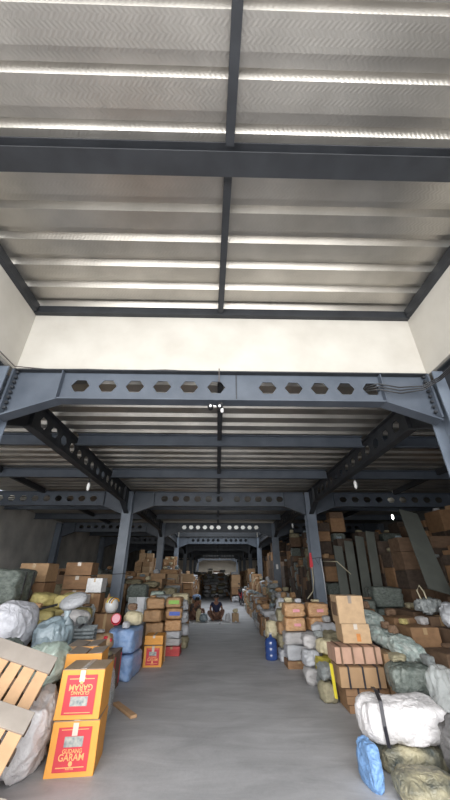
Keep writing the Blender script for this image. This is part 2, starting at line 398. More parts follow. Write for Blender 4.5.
# high roof steel
o = empty('roof_beam', (XL + .13, 1.5, 4.82), 0, 'deep dark steel box beam crossing under the high roof above the camera', 'beam')
Lr = XR - XL - .24
MB().box((Lr / 2, 0, .008), (Lr, .20, .016)).build('bottom_flange', M_steel_d, o)
MB().box((Lr / 2, 0, .165), (Lr, .20, .016)).build('top_flange', M_steel_d, o)
MB().box((Lr / 2, 0.0, .087), (Lr, .014, .14)).build('web', M_steel_d, o)
for a, b, nm in ((-.7, 1.39, 'nearer the camera'), (1.61, 3.48, 'beyond the cross beam')):
    o = empty('roof_rafter', (0.115 - .03 * (a + .7), a, 4.89), .03, 'dark central steel rafter under the high roof, %s' % nm, 'rafter')
    MB().box((0, (b - a) / 2, .055), (.012, b - a, .10)).build('web', M_steel_d, o)
    for z in (.004, .102): MB().box((.02, (b - a) / 2, z), (.075, b - a, .008)).build('flange', M_steel_d, o)
for nm, c, d in (('front', ((XL + XR) / 2, 3.46, 4.92), (XR - XL - .14, .07, .12)), ('left', (XL + .155, 1.4, 4.92), (.07, 4.0, .12)), ('right', (XR - .135, 1.4, 4.92), (.07, 4.0, .12))):
    o = MB().box((0, 0, 0), d).build('edge_angle', M_steel_d, None, loc=c)
    tag(o, 'dark steel edge angle along the top of the %s white upstand wall' % nm, 'steel angle')

# ================================================================ goods: builders
def soft_mesh(name, k=3.4, seed=0, cuts=9, amp=0.05, fr=2.2, crease=0.04, sag=0.0, dims=(1, 1, 1)):
    """a stuffed soft body: superellipsoid, base flat at z=0, fits dims"""
    bm = bmesh.new(); bmesh.ops.create_cube(bm, size=2)
    bmesh.ops.subdivide_edges(bm, edges=bm.edges[:], cuts=cuts, use_grid_fill=True)
    w, d, h = dims; mn = min(dims)
    so = Vector((seed * 3.17, seed * 1.71, seed * 2.33))
    for v in bm.verts:
        p = v.co.copy(); n = (abs(p.x) ** k + abs(p.y) ** k + abs(p.z) ** k) ** (1 / k)
        q = p / n
        Q = Vector((q.x * w / 2, q.y * d / 2, q.z * h / 2)); dr = Q.normalized()
        f = amp * mn * noise.noise(Q * (fr / max(mn, .2)) * .5 + so)
        F = [Vector((Q.x, Q.y, Q.z * .35)), Vector((Q.x * .4, Q.y, Q.z)), Vector((Q.x, Q.y * .4, Q.z * .7))][seed % 3] + Vector((noise.noise(Q * 4 + so), noise.noise(Q * 4 - so), 0)) * .05
        f += crease * mn * (0.42 - abs(noise.noise(F * (fr * 2.4 / max(mn, .2)) * .5 + so * 2)) * 2.0)
        f += crease * .45 * mn * (0.42 - abs(noise.noise(F * (fr * 5.0 / max(mn, .2)) * .5 + so)) * 2.2)
        f -= crease * mn * .5
        Q += dr * f
        if sag and q.z > 0: Q.z -= sag * h * q.z * (q.x ** 2 + q.y ** 2) * .5
        v.co = Q
    zmin = min(v.co.z for v in bm.verts); zl = -h / 2 * .86
    for v in bm.verts:
        if v.co.z < zl: v.co.z = zl
    lo = [min(v.co[i] for v in bm.verts) for i in range(3)]; hi = [max(v.co[i] for v in bm.verts) for i in range(3)]
    for v in bm.verts:
        v.co = Vector(((v.co.x - (lo[0] + hi[0]) / 2) * w / (hi[0] - lo[0]), (v.co.y - (lo[1] + hi[1]) / 2) * d / (hi[1] - lo[1]), (v.co.z - lo[2]) * h / (hi[2] - lo[2])))
    me = bpy.data.meshes.new(name); bm.to_mesh(me); bm.free()
    for f in me.polygons: f.use_smooth = True
    return me
def carton_mesh(name, dims, seed, bulge=0.012, gap=True):
    w, d, h = dims; bm = bmesh.new(); bmesh.ops.create_cube(bm, size=1)
    bmesh.ops.bevel(bm, geom=bm.edges[:], offset=0.012, segments=1, affect='EDGES')
    bmesh.ops.subdivide_edges(bm, edges=bm.edges[:], cuts=3, use_grid_fill=True)
    so = Vector((seed * 2.1, seed, seed * 1.3))
    for v in bm.verts:
        p = v.co.copy()
        q = Vector((p.x * w, p.y * d, (p.z + .5) * h)); n = noise.noise_vector(p * 2.3 + so)
        v.co = q + n * bulge
        if v.co.z < 0.0 or p.z < -.49: v.co.z = 0
        if v.co.z > h or p.z > .49: v.co.z = h
    me = bpy.data.meshes.new(name); bm.to_mesh(me); bm.free()
    return me
_mc = {}
def cached(key, fn):
    if key not in _mc: _mc[key] = fn()
    return _mc[key]
def with_mat(me, m, key):
    def f():
        c = me.copy(); c.materials.clear(); c.materials.append(m); return c
    return cached(('wm', me.name, m.name, key), f)

def put_carton(x, y, z, w, d, h, m, rz=0, label=None, cat='carton', group=None, tape=True, flaps=False, seed=None, tm=None, parent=None):
    seed = rnd.randrange(6) if seed is None else seed
    me = with_mat(cached(('c', seed), lambda: carton_mesh('carton', (1, 1, 1), seed, .018)), m, 0)
    o = link('carton', me, parent, (x, y, z), rz); o.scale = (w, d, h)
    if parent is None: tag(o, label, cat, group)
    if tape:
        def tp():
            mb = MB(); mb.box((0, 0, 1.012), (.13, .96, .008)); mb.box((0, -.508, .86), (.13, .008, .28)); mb.box((0, .508, .86), (.13, .008, .28))
            me = bpy.data.meshes.new('tape'); mb.bm.to_mesh(me); mb.bm.free(); me.materials.append(tm or M_tape); return me
        link('tape', cached(('tape', (tm or M_tape).name), tp), o)
    if flaps:
        for s in (-1, 1):
            f = MB().box((s * .245, 0, 1.016), (.47, .97, .012)).build('flap', m, o)
    return o
SOFT = {'bag': (3.4, .13, .10), 'bale': (8.0, .06, .055), 'pillow': (2.6, .10, .08)}
def put_soft(kind, x, y, z, w, d, h, m, rz=0, label=None, cat='sack', group=None, name='sack', seed=None, straps=0, sm=None, tie=False):
    seed = rnd.randrange(6) if seed is None else seed
    k, am, cr = SOFT[kind]
    me = with_mat(cached((kind, seed), lambda: soft_mesh(kind, k, seed + 1, 11, am, 2.8, cr)), m, 0)
    o = link(name, me, None, (x, y, z), rz); o.scale = (w, d, h - .002); tag(o, label, cat, group)
    if straps:
        for i in range(straps):
            t = (i + 1) / (straps + 1) - .5
            def sp(t=t):
                return None
            b = MB()
            for (cx, cz, sx_, sz_) in ((-.49, .46, .012, .84), (.49, .46, .012, .84), (0, .935, .98, .012)): b.box((cx, t, cz), (sx_, .035, sz_))
            b.build('strap', sm or M_strap, o)
    if tie:
        MB().lathe([(.10, .80), (.05, .93), (.035, 1.0), (.09, 1.10), (.12, 1.17)], 10).build('tied_neck', m, o, smooth=True)
    return o
def put_sheets(x, y, z, w, d, h, m, rz=0, label=None, cat='bundle', group=None, n=6, straps=3, name='cardboard_bundle', sm=None, axis='x'):
    """flattened cartons tied into a bundle: one rippled sheet pack plus straps"""
    o = empty(name, (x, y, z), rz, label, cat, group)
    mb = MB()
    for i in range(n):
        jx, jy = rnd.uniform(-.012, .012), rnd.uniform(-.012, .012)
        mb.box((jx, jy, h * (i + .5) / n), (w - .02, d - .02, h / n * .93))
    mb.build('sheets', m, o)
    for i in range(straps):
        t = ((i + .6) / (straps + .2) - .5) * w
        s = MB()
        s.box((t, -d / 2 - .004, h / 2), (.022, .008, h)); s.box((t, 0, h + .003), (.022, d + .016, .006)); s.box((t, d / 2 + .004, h / 2), (.022, .008, h))
        s.build('strap', sm or M_strap, o)
    return o
def hero_soft(name, c, dims, m, rz=0, k=3.0, seed=0, amp=.1, crease=.08, fr=2.6, cuts=18, label=None, cat='sack', tilt=(0, 0), sag=0, group=None):
    me = soft_mesh(name, k, seed, cuts, amp, fr, crease, sag, dims); me.materials.append(m)
    o = link(name, me, None, c); o.rotation_euler = (tilt[0], tilt[1], rz); return tag(o, label, cat, group)
def jit(a=.04): return rnd.uniform(-a, a)

# ---------------------------------------------------------------- printed orange cartons
def text_mesh(txt, size):
    c = bpy.data.curves.new('lettering', 'FONT'); c.body = txt; c.size = size; c.align_x = 'CENTER'; c.align_y = 'CENTER'; c.extrude = 0.0012; c.offset = size * .012
    o = bpy.data.objects.new('tmp', c); COL.objects.link(o); dg = bpy.context.evaluated_depsgraph_get(); dg.update()
    me = bpy.data.meshes.new_from_object(o.evaluated_get(dg)); bpy.data.objects.remove(o); me.materials.clear(); me.materials.append(M_gold)
    return me
def orange_carton(loc, rz, dims, label, flip=False, face_only=False, grp=None):
    w, d, h = dims
    o = empty('printed_carton', loc, rz, label, 'carton', grp)
    b = carton_mesh('body', dims, 3, .004); b.materials.append(M_orange); link('body', b, o)
    t = MB().box((0, 0, h + .004), (w - .012, d - .012, .006)).build('top_flaps', M_otop, o)
    MB().box((0, 0, h + .009), (.055, d, .003)).build('tape', M_tapec, o)
    # print panel on the front face: its parts laid out around the panel centre
    y = -d / 2 - .006; pw, ph = w * .70, h * .80; cz = h * .5
    p = MB().box((0, 0, 0), (pw, .004, ph)).build('printed_panel', M_red, o, loc=(0, y, cz))
    if flip: p.rotation_euler.y = math.pi
    MB().box((0, -.003, ph * .17), (pw * .56, .003, ph * .24)).build('printed_picture', M_photo, p)
    for tx, sz, z in (('GUDANG', .040 * h / .37, -.045), ('GARAM', .066 * h / .37, -.185), ('KRETEK', .020 * h / .37, -.43)):
        tm = text_mesh(tx, sz); q = link('lettering', tm, p, (0, -.004, z * ph)); q.rotation_euler.x = R(90)
    em = MB(); em.lathe([(.018, 0), (.018, .002)], 14).lathe([(.010, .002), (.010, .004)], 10)
    e = em.build('round_emblem', M_gold, p, loc=(0, -.002, -.32 * ph)); e.rotation_euler.x = R(90)
    MB().box((0, -.003, -.40 * ph), (pw * .82, .002, .006)).build('printed_line', M_gold, p)
    MB().box((0, -.003, .45 * ph), (pw * .82, .002, .005)).build('printed_line', M_gold, p)
    MB().box((0, y, h - .05 if not flip else h - .045), (.05, .003, .09)).build('front_tape', M_tapec, o).location.y = -.004
    return o
orange_carton((-1.345, 4.40, 0), R(6), (.43, .42, .372), 'lower orange carton with red printed panel on the floor at the front left, lettering upright')
orange_carton((-1.352, 4.40, .385), R(4), (.42, .42, .372), 'upper orange carton with red printed panel upside down, topmost of the front left pair', flip=True)
orange_carton((-1.28, 8.33, 0), R(2), (.37, .42, .34), 'small orange carton with a red panel on the floor just beyond the light blue bundle')
put_carton(-1.28, 8.33, .36, .37, .42, .15, M_orange, R(1), 'plain shallow orange carton lying on the small orange carton beyond the blue bundle', tape=True, tm=M_tapec)

# ---------------------------------------------------------------- left side, front to back
def pallet(C, uvec, vvec, wid, length, label):
    """slatted wooden pallet: C upper right corner of its face, u runs along the top board, v down the slats"""
    u = Vector(uvec).normalized(); v = Vector(vvec); v = (v - u * v.dot(u)).normalized(); n = u.cross(v)
    if n.y > 0: n = -n
    o = empty('wooden_pallet', (0, 0, 0), 0, label, 'pallet')
    M = Matrix((( u.x, v.x, n.x, C[0]), (u.y, v.y, n.y, C[1]), (u.z, v.z, n.z, C[2]), (0, 0, 0, 1)))
    o.matrix_world = M if M.determinant() > 0 else Matrix(((u.x, v.x, -n.x, C[0]), (u.y, v.y, -n.y, C[1]), (u.z, v.z, -n.z, C[2]), (0, 0, 0, 1)))
    sg = 1 if M.determinant() > 0 else -1
    ns = int(wid / .128); pit = wid / ns
    for i in range(ns):
        MB().box((pit * (i + .5), length / 2 + .05, -.012 * sg), (pit - .022, length - .10, .02)).bevel(.003).build('slat', M_wood, o)
    MB().box((wid / 2, .07, .008 * sg), (wid, .15, .024)).bevel(.003).build('top_board', M_woodg, o)
    for q in (.07, length / 2, length - .05):
        MB().box((wid / 2, q, -.055 * sg), (wid, .08, .06)).build('stringer', M_woodd, o)
    MB().box((wid / 2, length - .01, -.03 * sg), (wid, .03, .09)).build('end_board', M_wood, o)
    return o
pallet((-1.60, 4.12, .86), (-.62, -.13, .20), (.01, -.30, -.34), .92, .55, 'upper slatted pallet with grey top board leaning on the sacks at the left edge')
pallet((-1.52, 3.66, .575), (-.62, -.13, .20), (.01, -.33, -.32), .95, .50, 'middle slatted pallet with grey top board leaning below the upper one')
pallet((-1.40, 3.22, .26), (-.62, -.10, .14), (.01, -.30, -.20), .95, .34, 'lowest slatted pallet lying in the bottom left corner')
G = None
put_carton(-2.60, 4.62, 0, .5, .6, .62, CB[1], 0, 'large brown carton on the floor holding up the upper leaning pallet', seed=1)
put_carton(-2.36, 3.85, 0, .5, .5, .30, CB[1], 0, 'brown carton on the floor under the leaning pallets', seed=2)
hero_soft('sack', (-1.80, 4.36, 0), (.42, .80, .58), M_wsack, R(8), 3, 11, .14, .13, label='crumpled white plastic sack on the floor between the pallets and the orange cartons')
# big milky bag with green goods, on the carton
hero_soft('garment_bundle', (-2.38, 4.62, .63), (.60, .50, .34), M_greyg, R(8), 3.2, 21, .15, .12, label='grey green crumpled goods showing at the mouth of the big milky bag', cat='bundle')
hero_soft('plastic_bag', (-2.80, 5.44, .70), (.58, 1.02, .58), M_milky, R(16), 2.6, 22, .14, .07, label='big milky white plastic bag slumped on the left heap above the upper pallet', cat='bag', tilt=(R(-6), 0))
hero_soft('sack', (-2.02, 5.05, .46), (.50, .62, .40), M_green, R(4), 3.2, 23, .12, .10, label='pale green plastic sack behind the upper pallet, left of the dark rod bundle')
hero_soft('plastic_bag', (-2.30, 5.55, .59), (.52, .50, .50), M_bluegrey, R(-4), 2.7, 24, .12, .10, label='blue grey plastic bag with tied peak behind the pale green sack', cat='bag')
MB().lathe([(.12, 0), (.05, .07), (.03, .10), (.06, .16)], 10).build('tied_neck', M_bluegrey, bpy.data.objects['plastic_bag.001'], True, loc=(.14, .05, .40))
put_carton(-2.02, 5.04, 0, .54, .62, .45, CB[3], 0, 'dark carton on the floor under the pale green sack', seed=3)
put_carton(-2.32, 5.68, 0, .46, .50, .58, CB[3], 0, 'dark carton on the floor under the blue grey bag', seed=4)
put_carton(-2.86, 5.46, 0, .55, 1.0, .68, CB[1], 0, 'long brown carton on the floor under the big milky bag', seed=5)

# flapped cartons behind the orange pair
def open_carton(x, y, z, w, d, h, m, rz, label, prints=None):
    o = empty('carton', (x, y, z), rz, label, 'carton')
    t = .008; b = MB()
    b.box((0, 0, t / 2), (w, d, t))
    for s in (-1, 1): b.box((s * (w / 2 - t / 2), 0, h / 2), (t, d, h)); b.box((0, s * (d / 2 - t / 2), h / 2), (w - 2 * t - .001, t, h))
    b.build('body', m, o)
    for s, a in ((-1, 12), (1, -8)):
        f = MB().box((-s * w * .235, 0, .003), (w * .46, d * .98, .006)).build('flap', CB[4], o, loc=(s * w / 2, 0, h + .004)); f.rotation_euler.y = R(a) * .6
    if prints:
        for (yy, zz, sy, sz) in prints: MB().box((w / 2 + .002, yy, zz), (.004, sy, sz)).build('printed_mark', M_red, o)
    return o
orange_b = put_carton(-1.54, 4.95, 0, .36, .42, .38, CB[0], R(4), 'brown carton standing on the floor directly behind the orange pair', seed=1)
open_carton(-1.56, 4.96, .39, .40, .44, .34, M_orange, R(6), 'open orange carton with brown flaps on the brown carton behind the orange pair')
open_carton(-1.76, 5.48, .345, .40, .48, .33, CB[0], R(4), 'open brown carton with loose flaps between the orange carton and the red marked cartons')
put_carton(-1.76, 5.48, 0, .42, .50, .33, CB[3], R(3), 'dark carton on the floor below the open brown carton', seed=2)
hero_soft('plastic_bag', (-1.40, 5.46, .0), (.15, .40, .52), M_clear, R(3), 3, 31, .1, .1, label='clear grey plastic bag stuffed upright beside the open brown carton', cat='bag')
open_carton(-1.84, 6.05, 0, .46, .50, .50, CB[1], R(3), 'nearer of two brown cartons with red marks on the side before the blue bundle', prints=[(-.1, .12, .16, .10), (.12, .30, .05, .2)])
open_carton(-1.84, 6.64, 0, .46, .52, .50, CB[3], R(2), 'farther of two brown cartons with red marks, touching the blue bundle', prints=[(-.2, .25, .06, .40), (.2, .25, .06, .40)])

# broken slat on the floor
o = MB().box((0, 0, .02), (.09, .62, .035)).bevel(.006).build('wood_slat', M_wood, None, loc=(-1.22, 5.78, 0), rz=R(36))
tag(o, 'short tan wooden slat lying on the floor beside the cartons at the left', 'slat')
# rod bundle and open bag behind the flapped cartons
put_carton(-2.28, 6.22, 0, .5, .42, .52, CB[3], 0, 'dark carton on the floor under the bundle of grey rods', seed=0)
o = empty('rod_bundle', (-2.10, 6.12, .545), R(10), 'bundle of thin grey rods stacked beside the open bag of red goods', 'bundle')
b = MB()
for i in range(9):
    for j in range(7): b.tube([(-.22 + j * .002, -.20 + i * .045, .02 + j * .045), (.22, -.19 + i * .045 + jit(.02), .02 + j * .045 + jit(.01))], .019, 6)
b.build('rods', M_rods, o)
MB().box((0, -.01, .33), (.03, .46, .012)).build('tie', M_strap, o)
o = empty('open_bag', (-1.90, 6.62, .53), R(-6), 'torn tan bag with red goods showing, on the cartons left of the blue bundle', 'bag')
me = soft_mesh('sack_body', 2.8, 41, 12, .14, 2.6, .12, 0, (.40, .38, .22)); me.materials.append(CB[2]); link('sack_body', me, o)
for i in range(5): link('red_goods', with_mat(cached(('bag', 2), lambda: soft_mesh('bag', 2.9, 3, 9, .1, 2.4, .07)), M_redp if i % 3 else M_greyg, 1), o, (.05 + .03 * i, -.16 + .02 * i, .08 + .035 * (i % 3))).scale = (.07, .07, .05)

# light blue bundle
o = put_soft('bale', -1.70, 7.50, .004, .54, .88, .38, M_blue, R(-3), 'lower light blue plastic bale on the floor beside the aisle', 'bale', name='bale', seed=1)
o = put_soft('bale', -1.71, 7.50, .392, .54, .88, .36, M_blue, R(-2), 'upper light blue plastic bale, topmost of the blue pair', 'bale', name='bale', seed=2)
# things on top of the blue bales
hero_soft('sack', (-1.62, 7.55, .755), (.36, .40, .24), M_cream, R(20), 2.5, 51, .10, .05, label='cream sack lying on the light blue bales')
o = empty('plastic_tub', (-1.86, 7.22, .755), R(10), 'pink and red plastic tub lying on its side on the blue bales', 'tub')
p = MB().lathe([(.07, -.10), (.085, .0), (.092, .09), (.085, .095), (.065, -.08)], 20).build('tub_body', M_redp, o, True, loc=(0, 0, .11)); p.rotation_euler.x = R(72)
p = MB().lathe([(.07, 0), (.07, .012)], 20).build('lid', M_pinkp, o, False, loc=(0, -.10, .145)); p.rotation_euler.x = R(72)
# helmet
o = empty('helmet', (-2.20, 8.0, .915), R(-15), 'white motorcycle helmet with yellow and brown stripes hanging in front of the left column', 'helmet')
me = soft_mesh('shell', 2.2, 5, 12, 0, 1, 0, 0, (.25, .28, .27)); me.materials.append(M_wplast); link('shell', me, o)
for dx, mm, nm in ((-.02, M_byellow, 'yellow_stripe'), (.03, mat('brown_print', (.18, .07, .03), .4), 'brown_stripe'), (.075, mat('orange_print', (.8, .4, .03), .4), 'orange_stripe')):
    pts = []
    for k in range(9):
        a = R(20 + k * 16); pts.append((dx + .02 * k / 4 - .02, -.145 * math.cos(a) * (1 - abs(dx)), .135 + .142 * math.sin(a) * (1 - abs(dx) * 2)))
    MB().tube(pts, .013, 6).build(nm, mm, o)
put_carton(-2.26, 8.08, 0, .40, .40, .90, CB[1], 0, 'tall brown carton on the floor under the white helmet', seed=2)

# round white bundles, pale sack, yellow sheets, dark pole
put_carton(-2.50, 6.80, 0, .50, .50, .62, CB[1], 0, 'brown carton under the white round bundles', seed=3)
hero_soft('sack', (-2.42, 6.70, .64), (.60, .46, .20), M_blue, R(8), 2.6, 61, .12, .1, label='flat blue cloth bundle under the white round bundles')
hero_soft('round_bundle', (-2.42, 6.66, .83), (.50, .46, .24), M_white, R(20), 2.3, 62, .08, .05, label='lower white round bundle on the blue cloth', cat='bundle')
hero_soft('round_bundle', (-2.50, 6.72, 1.03), (.46, .44, .18), M_whiteb, R(30), 2.2, 63, .05, .04, label='upper white flat round bundle tilted on the heap near the dark pole', cat='bundle', tilt=(R(14), R(-20)))
ys = [(-2.92, 6.34, .665, .5, .5, .20), (-3.10, 6.80, .845, .5, .42, .18), (-2.95, 7.22, .845, .52, .5, .22), (-3.28, 7.3, 1.04, .48, .4, .2), (-2.90, 7.3, 1.07, .46, .38, .22), (-2.62, 7.5, .85, .42, .42, .2)]
yl = ['flat yellow sack nearest the milky bag on the left heap', 'yellow sack beside the milky bag, left of the dark pole', 'yellow sack below the middle of the dark pole', 'topmost yellow sack left of the pole in front of the brown cartons', 'yellow sack right behind the dark pole', 'yellow sack at the right end of the yellow heap near the white cartons']
for i, (x, y, z, w, d, h) in enumerate(ys): hero_soft('yellow_sack', (x, y, z), (w, d, h), M_yellow, R(20 * i), 4, 70 + i, .12, .10, cuts=10, label=yl[i], tilt=(R(jit(8)), R(jit(10))))
put_carton(-3.02, 7.2, 0, .64, 1.0, .84, CB[1], 0, 'wide brown carton under the yellow sacks', seed=2)
put_carton(-2.95, 6.28, 0, .55, .45, .66, CB[1], 0, 'brown carton left of the yellow sacks in the lower heap', seed=5)
o = MB().tube([(0, 0, 0), (.28, .20, .08), (.52, .38, .14)], .018, 8).build('pole', M_black, None, loc=(-3.24, 6.16, 1.02)); tag(o, 'thin dark pole lying across the yellow sacks', 'pole')
# grey wrapped bales at far left and the brown cartons behind
GL = 'grey green wrapped bale at the far left edge in front of the cement wall'
for k in range(3): put_soft('bale', -4.0, 7.0, .02 + .57 * k, .95, .8, .56, M_greyg, jit(), ['lowest', 'middle', 'topmost'][k] + ' ' + GL, 'bale', name='bale', straps=2)
for k in range(3): put_soft('bale', -3.3 - .35, 5.9, .02 + .38 * k, .8, .6, .37, M_greyg if k < 2 else M_milky, jit(), ['lowest dark bale', 'second dark bale', 'pale film wrapped bale on top'][k] + ' of the stack just left of the milky bag', 'bale', name='bale')
for k, (z, h) in enumerate(((0, .5), (.52, .5), (1.04, .42), (1.48, .34))):
    put_carton(-3.9, 8.05, z, .62 if k < 3 else .60, .5, h, CB[1] if k < 3 else CB[0], jit(), ['lowest', 'second', 'third', 'topmost, wide open tan'][k] + ' carton in the brown stack before the left cement wall', flaps=k == 3)
for k, (z, h) in enumerate(((0, .45), (.47, .45), (.94, .35), (1.31, .27), (1.60, .27))):
    put_carton(-3.32, 9.0, z, .62, .5, h, CB[1], jit(), ['lowest', 'second', 'third', 'fourth', 'topmost'][k] + ' carton in the strapped brown stack left of the second column', tape=True, tm=M_tapec)
for k, (z, h) in enumerate(((0, .45), (.47, .40), (.89, .35), (1.26, .28))):
    put_carton(-2.78, 8.62, z, .34, .36, h, CB[1] if k < 3 else M_wplast, jit(), ['lowest brown', 'second brown', 'third brown', 'white topmost'][k] + ' carton of the narrow stack by the left second column')
put_carton(-2.86, 8.05, 0, .3, .3, 1.0, CB[0], 0, 'tall brown carton on the floor behind the yellow sacks', seed=4)
put_carton(-2.86, 8.05, 1.02, .26, .24, .22, M_wplast, 0, 'small white box standing on the tall brown carton behind the yellow sacks', seed=4)
hero_soft('plastic_bag', (-2.58, 7.85, .72), (.24, .24, .36), M_grey, 0, 2.6, 81, .12, .1, label='grey film bag left of the helmet', cat='bag')
put_carton(-2.60, 7.82, 0, .24, .24, .71, CB[1], 0, 'brown carton under the grey film bag beside the helmet', seed=1)
put_soft('bag', -2.45, 8.5, .0, .2, .3, 1.25, M_kraft, 0, 'tall tan paper sack standing beside the left second column', seed=4)

# glassy grey crates and white panels right of the second column
for k in range(3): put_soft('bale', -2.30, 10.95, .02 + .46 * k, .58, .5, .45, M_grey if k % 2 else M_greyg, jit(), ['lowest', 'middle', 'topmost'][k] + ' grey film wrapped bale just behind the left second column', 'bale', name='bale', straps=2)
for k in range(3): put_soft('bale', -1.68, 10.75, .02 + .40 * k, .42, .45, .39, M_green if k == 2 else M_grey, jit(), ['lowest', 'middle', 'topmost greenish'][k] + ' film bale between the grey bales and the kraft stack', 'bale', name='bale', straps=1)
for k in range(3):
    o = MB().box((0, 0, .56), (.20, .05, 1.12)).bevel(.008).build('polystyrene_sheet', M_grey if k != 1 else M_whiteb, None, loc=(-2.10 + .205 * k, 9.45, 0), rz=R(3)); tag(o, ['left', 'middle', 'right'][k] + ' of the narrow white panels standing behind the blue bales', 'panel')
put_soft('bag', -1.84, 8.66, .0, .32, .32, .52, M_khaki, 0, 'khaki sack on the floor behind the shallow orange carton', seed=1)
put_soft('pillow', -1.80, 8.72, .52, .26, .22, .30, M_dgrey, 0, 'dark grey bag standing between the cream sack and the brown pile', 'bag', seed=3)
# kraft paper pile left of the stack A
KP = 'kraft paper parcel in the slumped pile behind the small orange carton'
for k, (z, h) in enumerate(((0, .36), (.36, .30), (.65, .24), (.88, .22))):
    put_soft('bale', -1.46 + jit(.02), 9.10 + jit(.03), z, .44, .5, h, M_kraft, jit(.3), ['lowest', 'second', 'third', 'topmost'][k] + ' ' + KP, 'parcel', name='parcel')
put_carton(-1.22, 8.86, 0, .22, .26, .48, CB[0], .2, 'narrow tan carton leaning in the gap behind the small orange carton', seed=1)
# stack A: pink carton with bundles on it
o = put_carton(-1.02, 9.32, 0, .38, .42, .17, mat('red_carton', (.5, .06, .06), .6), 0, 'red and white carton at the foot of the tall bundle stack on the left', seed=2)
A = [(.17, .14, M_white, 'white film wrapped'), (.31, .14, M_whiteb, 'bluish white wrapped'), (.45, .22, M_orangeb, 'film wrapped tan'), (.68, .22, M_kraft, 'blue banded kraft'), (.91, .22, M_kraft, 'green banded topmost kraft')]
for k, (z, h, m, nm) in enumerate(A):
    o = put_soft('bale', -1.04 + jit(.02), 9.36, z + .01, .42, .46, h, m, jit(.08), nm + ' bundle in the tall stack above the red carton', 'bundle', name='bundle', seed=k)
    if k >= 3:
        MB().box((.05, -.5, .5), (.6, .02, .35)).build('printed_band', mat('blue_print', (.06, .12, .5), .5) if k == 3 else mat('green_print', (.25, .5, .08), .5), o)
for k in range(4): put_soft('bale', -1.42 + jit(.02), 9.95, .01 + .29 * k, .5, .5, .28, M_kraft if k != 3 else M_grey, jit(.1), ['lowest kraft', 'second kraft', 'third kraft', 'grey topped'][k] + ' bundle behind the tall stack above the red carton', 'bundle', name='bundle')
# white sack column along the aisle
for k in range(4): put_soft('bag', -.88 + jit(.02), 10.05, .0 + .24 * k, .34, .44, .26, M_whiteb if k else M_khaki, jit(.2), ['lowest khaki', 'second white', 'third white', 'topmost white'][k] + ' sack in the soft stack nearest the seated people', 'sack')
for k in range(4): put_soft('bale', -1.0 + jit(.02), 10.65, .0 + .29 * k, .5, .5, .29, M_kraft if k < 3 else M_cream, jit(.1), ['lowest', 'second', 'third', 'topmost cream'][k] + ' bundle behind the white sack stack nearest the seated people', 'bundle', name='bundle')

# ---------------------------------------------------------------- right side
# water bottle
o = empty('water_bottle', (1.20, 8.72, 0), 0, 'large blue water cooler bottle standing on the floor at the right aisle edge', 'bottle')
MB().lathe([(.115, 0), (.135, .02), (.135, .10), (.128, .115), (.135, .13), (.135, .21), (.128, .225), (.135, .24), (.135, .32), (.11, .37), (.05, .40), (.03, .41), (.03, .45)], 28).build('bottle_body', M_bottle, o, True)
MB().lathe([(.034, .45), (.034, .475)], 16).build('cap', M_white, o)
# stack 1 (left of the pair) and stack 2
def right_pair(x, y, who, seeds):
    put_carton(x, y, 0, .44, .42, .12, CB[1], 0, 'flat brown carton at the foot of the %s white and tan stack' % who, seed=1)
    for k, (z, h, m, nm) in enumerate(((.12, .25, M_whiteb, 'lowest white'), (.36, .22, M_white, 'second white'), (.57, .24, M_orangeb, 'lower tan film wrapped'), (.80, .25, M_orangeb, 'topmost tan film wrapped'))):
        if who == 'right' and k == 1: m = M_whiteb
        o = put_soft('bale', x + jit(.015), y, z, .46, .44, h, m, jit(.05), '%s bundle in the %s white and tan stack beyond the carton tower' % (nm, who), 'bundle', name='bundle', seed=(seeds + k) % 6)
        if m is M_orangeb: MB().box((.05, -.505, .45), (.3, .01, .2)).build('printed_label', M_pinkp, o)
right_pair(1.62, 8.12, 'left', 0); right_pair(2.12, 8.12, 'right', 3)
right_pair_b = [(1.55, 8.62), (2.08, 8.66)]
for j, (x, y) in enumerate(right_pair_b):
    for k in range(4): put_soft('bale', x, y, .01 + .235 * k, .42, .42, .23, [M_whiteb, M_khaki, M_kraft, M_khaki][k], jit(), '%s bundle %s behind the white and tan stacks' % (['lowest', 'second', 'third', 'topmost'][k], ['in the left column', 'in the right column'][j]), 'bundle', name='bundle')
o = MB().box((0, 0, .045), (.38, .26, .09)).bevel(.008).build('white_board_box', M_cream, None, loc=(1.62, 8.62, .965)); tag(o, 'flat cream box lying on the bundles in front of the third right column', 'box')
# leaning long sack above the bottle
put_carton(1.42, 9.25, 0, .42, .5, .30, CB[1], .1, 'brown carton behind the blue water bottle', seed=3)
hero_soft('long_sack', (1.30, 9.12, .30), (.30, .36, .36), M_cream, R(10), 2.8, 91, .12, .1, label='cream sack lying on the carton behind the blue water bottle')
hero_soft('long_sack', (1.48, 9.22, .55), (.24, .30, .58), M_whiteb, R(10), 2.4, 92, .12, .08, label='tall pale grey sack slumping to the right above the cream sack', tilt=(0, R(10)))
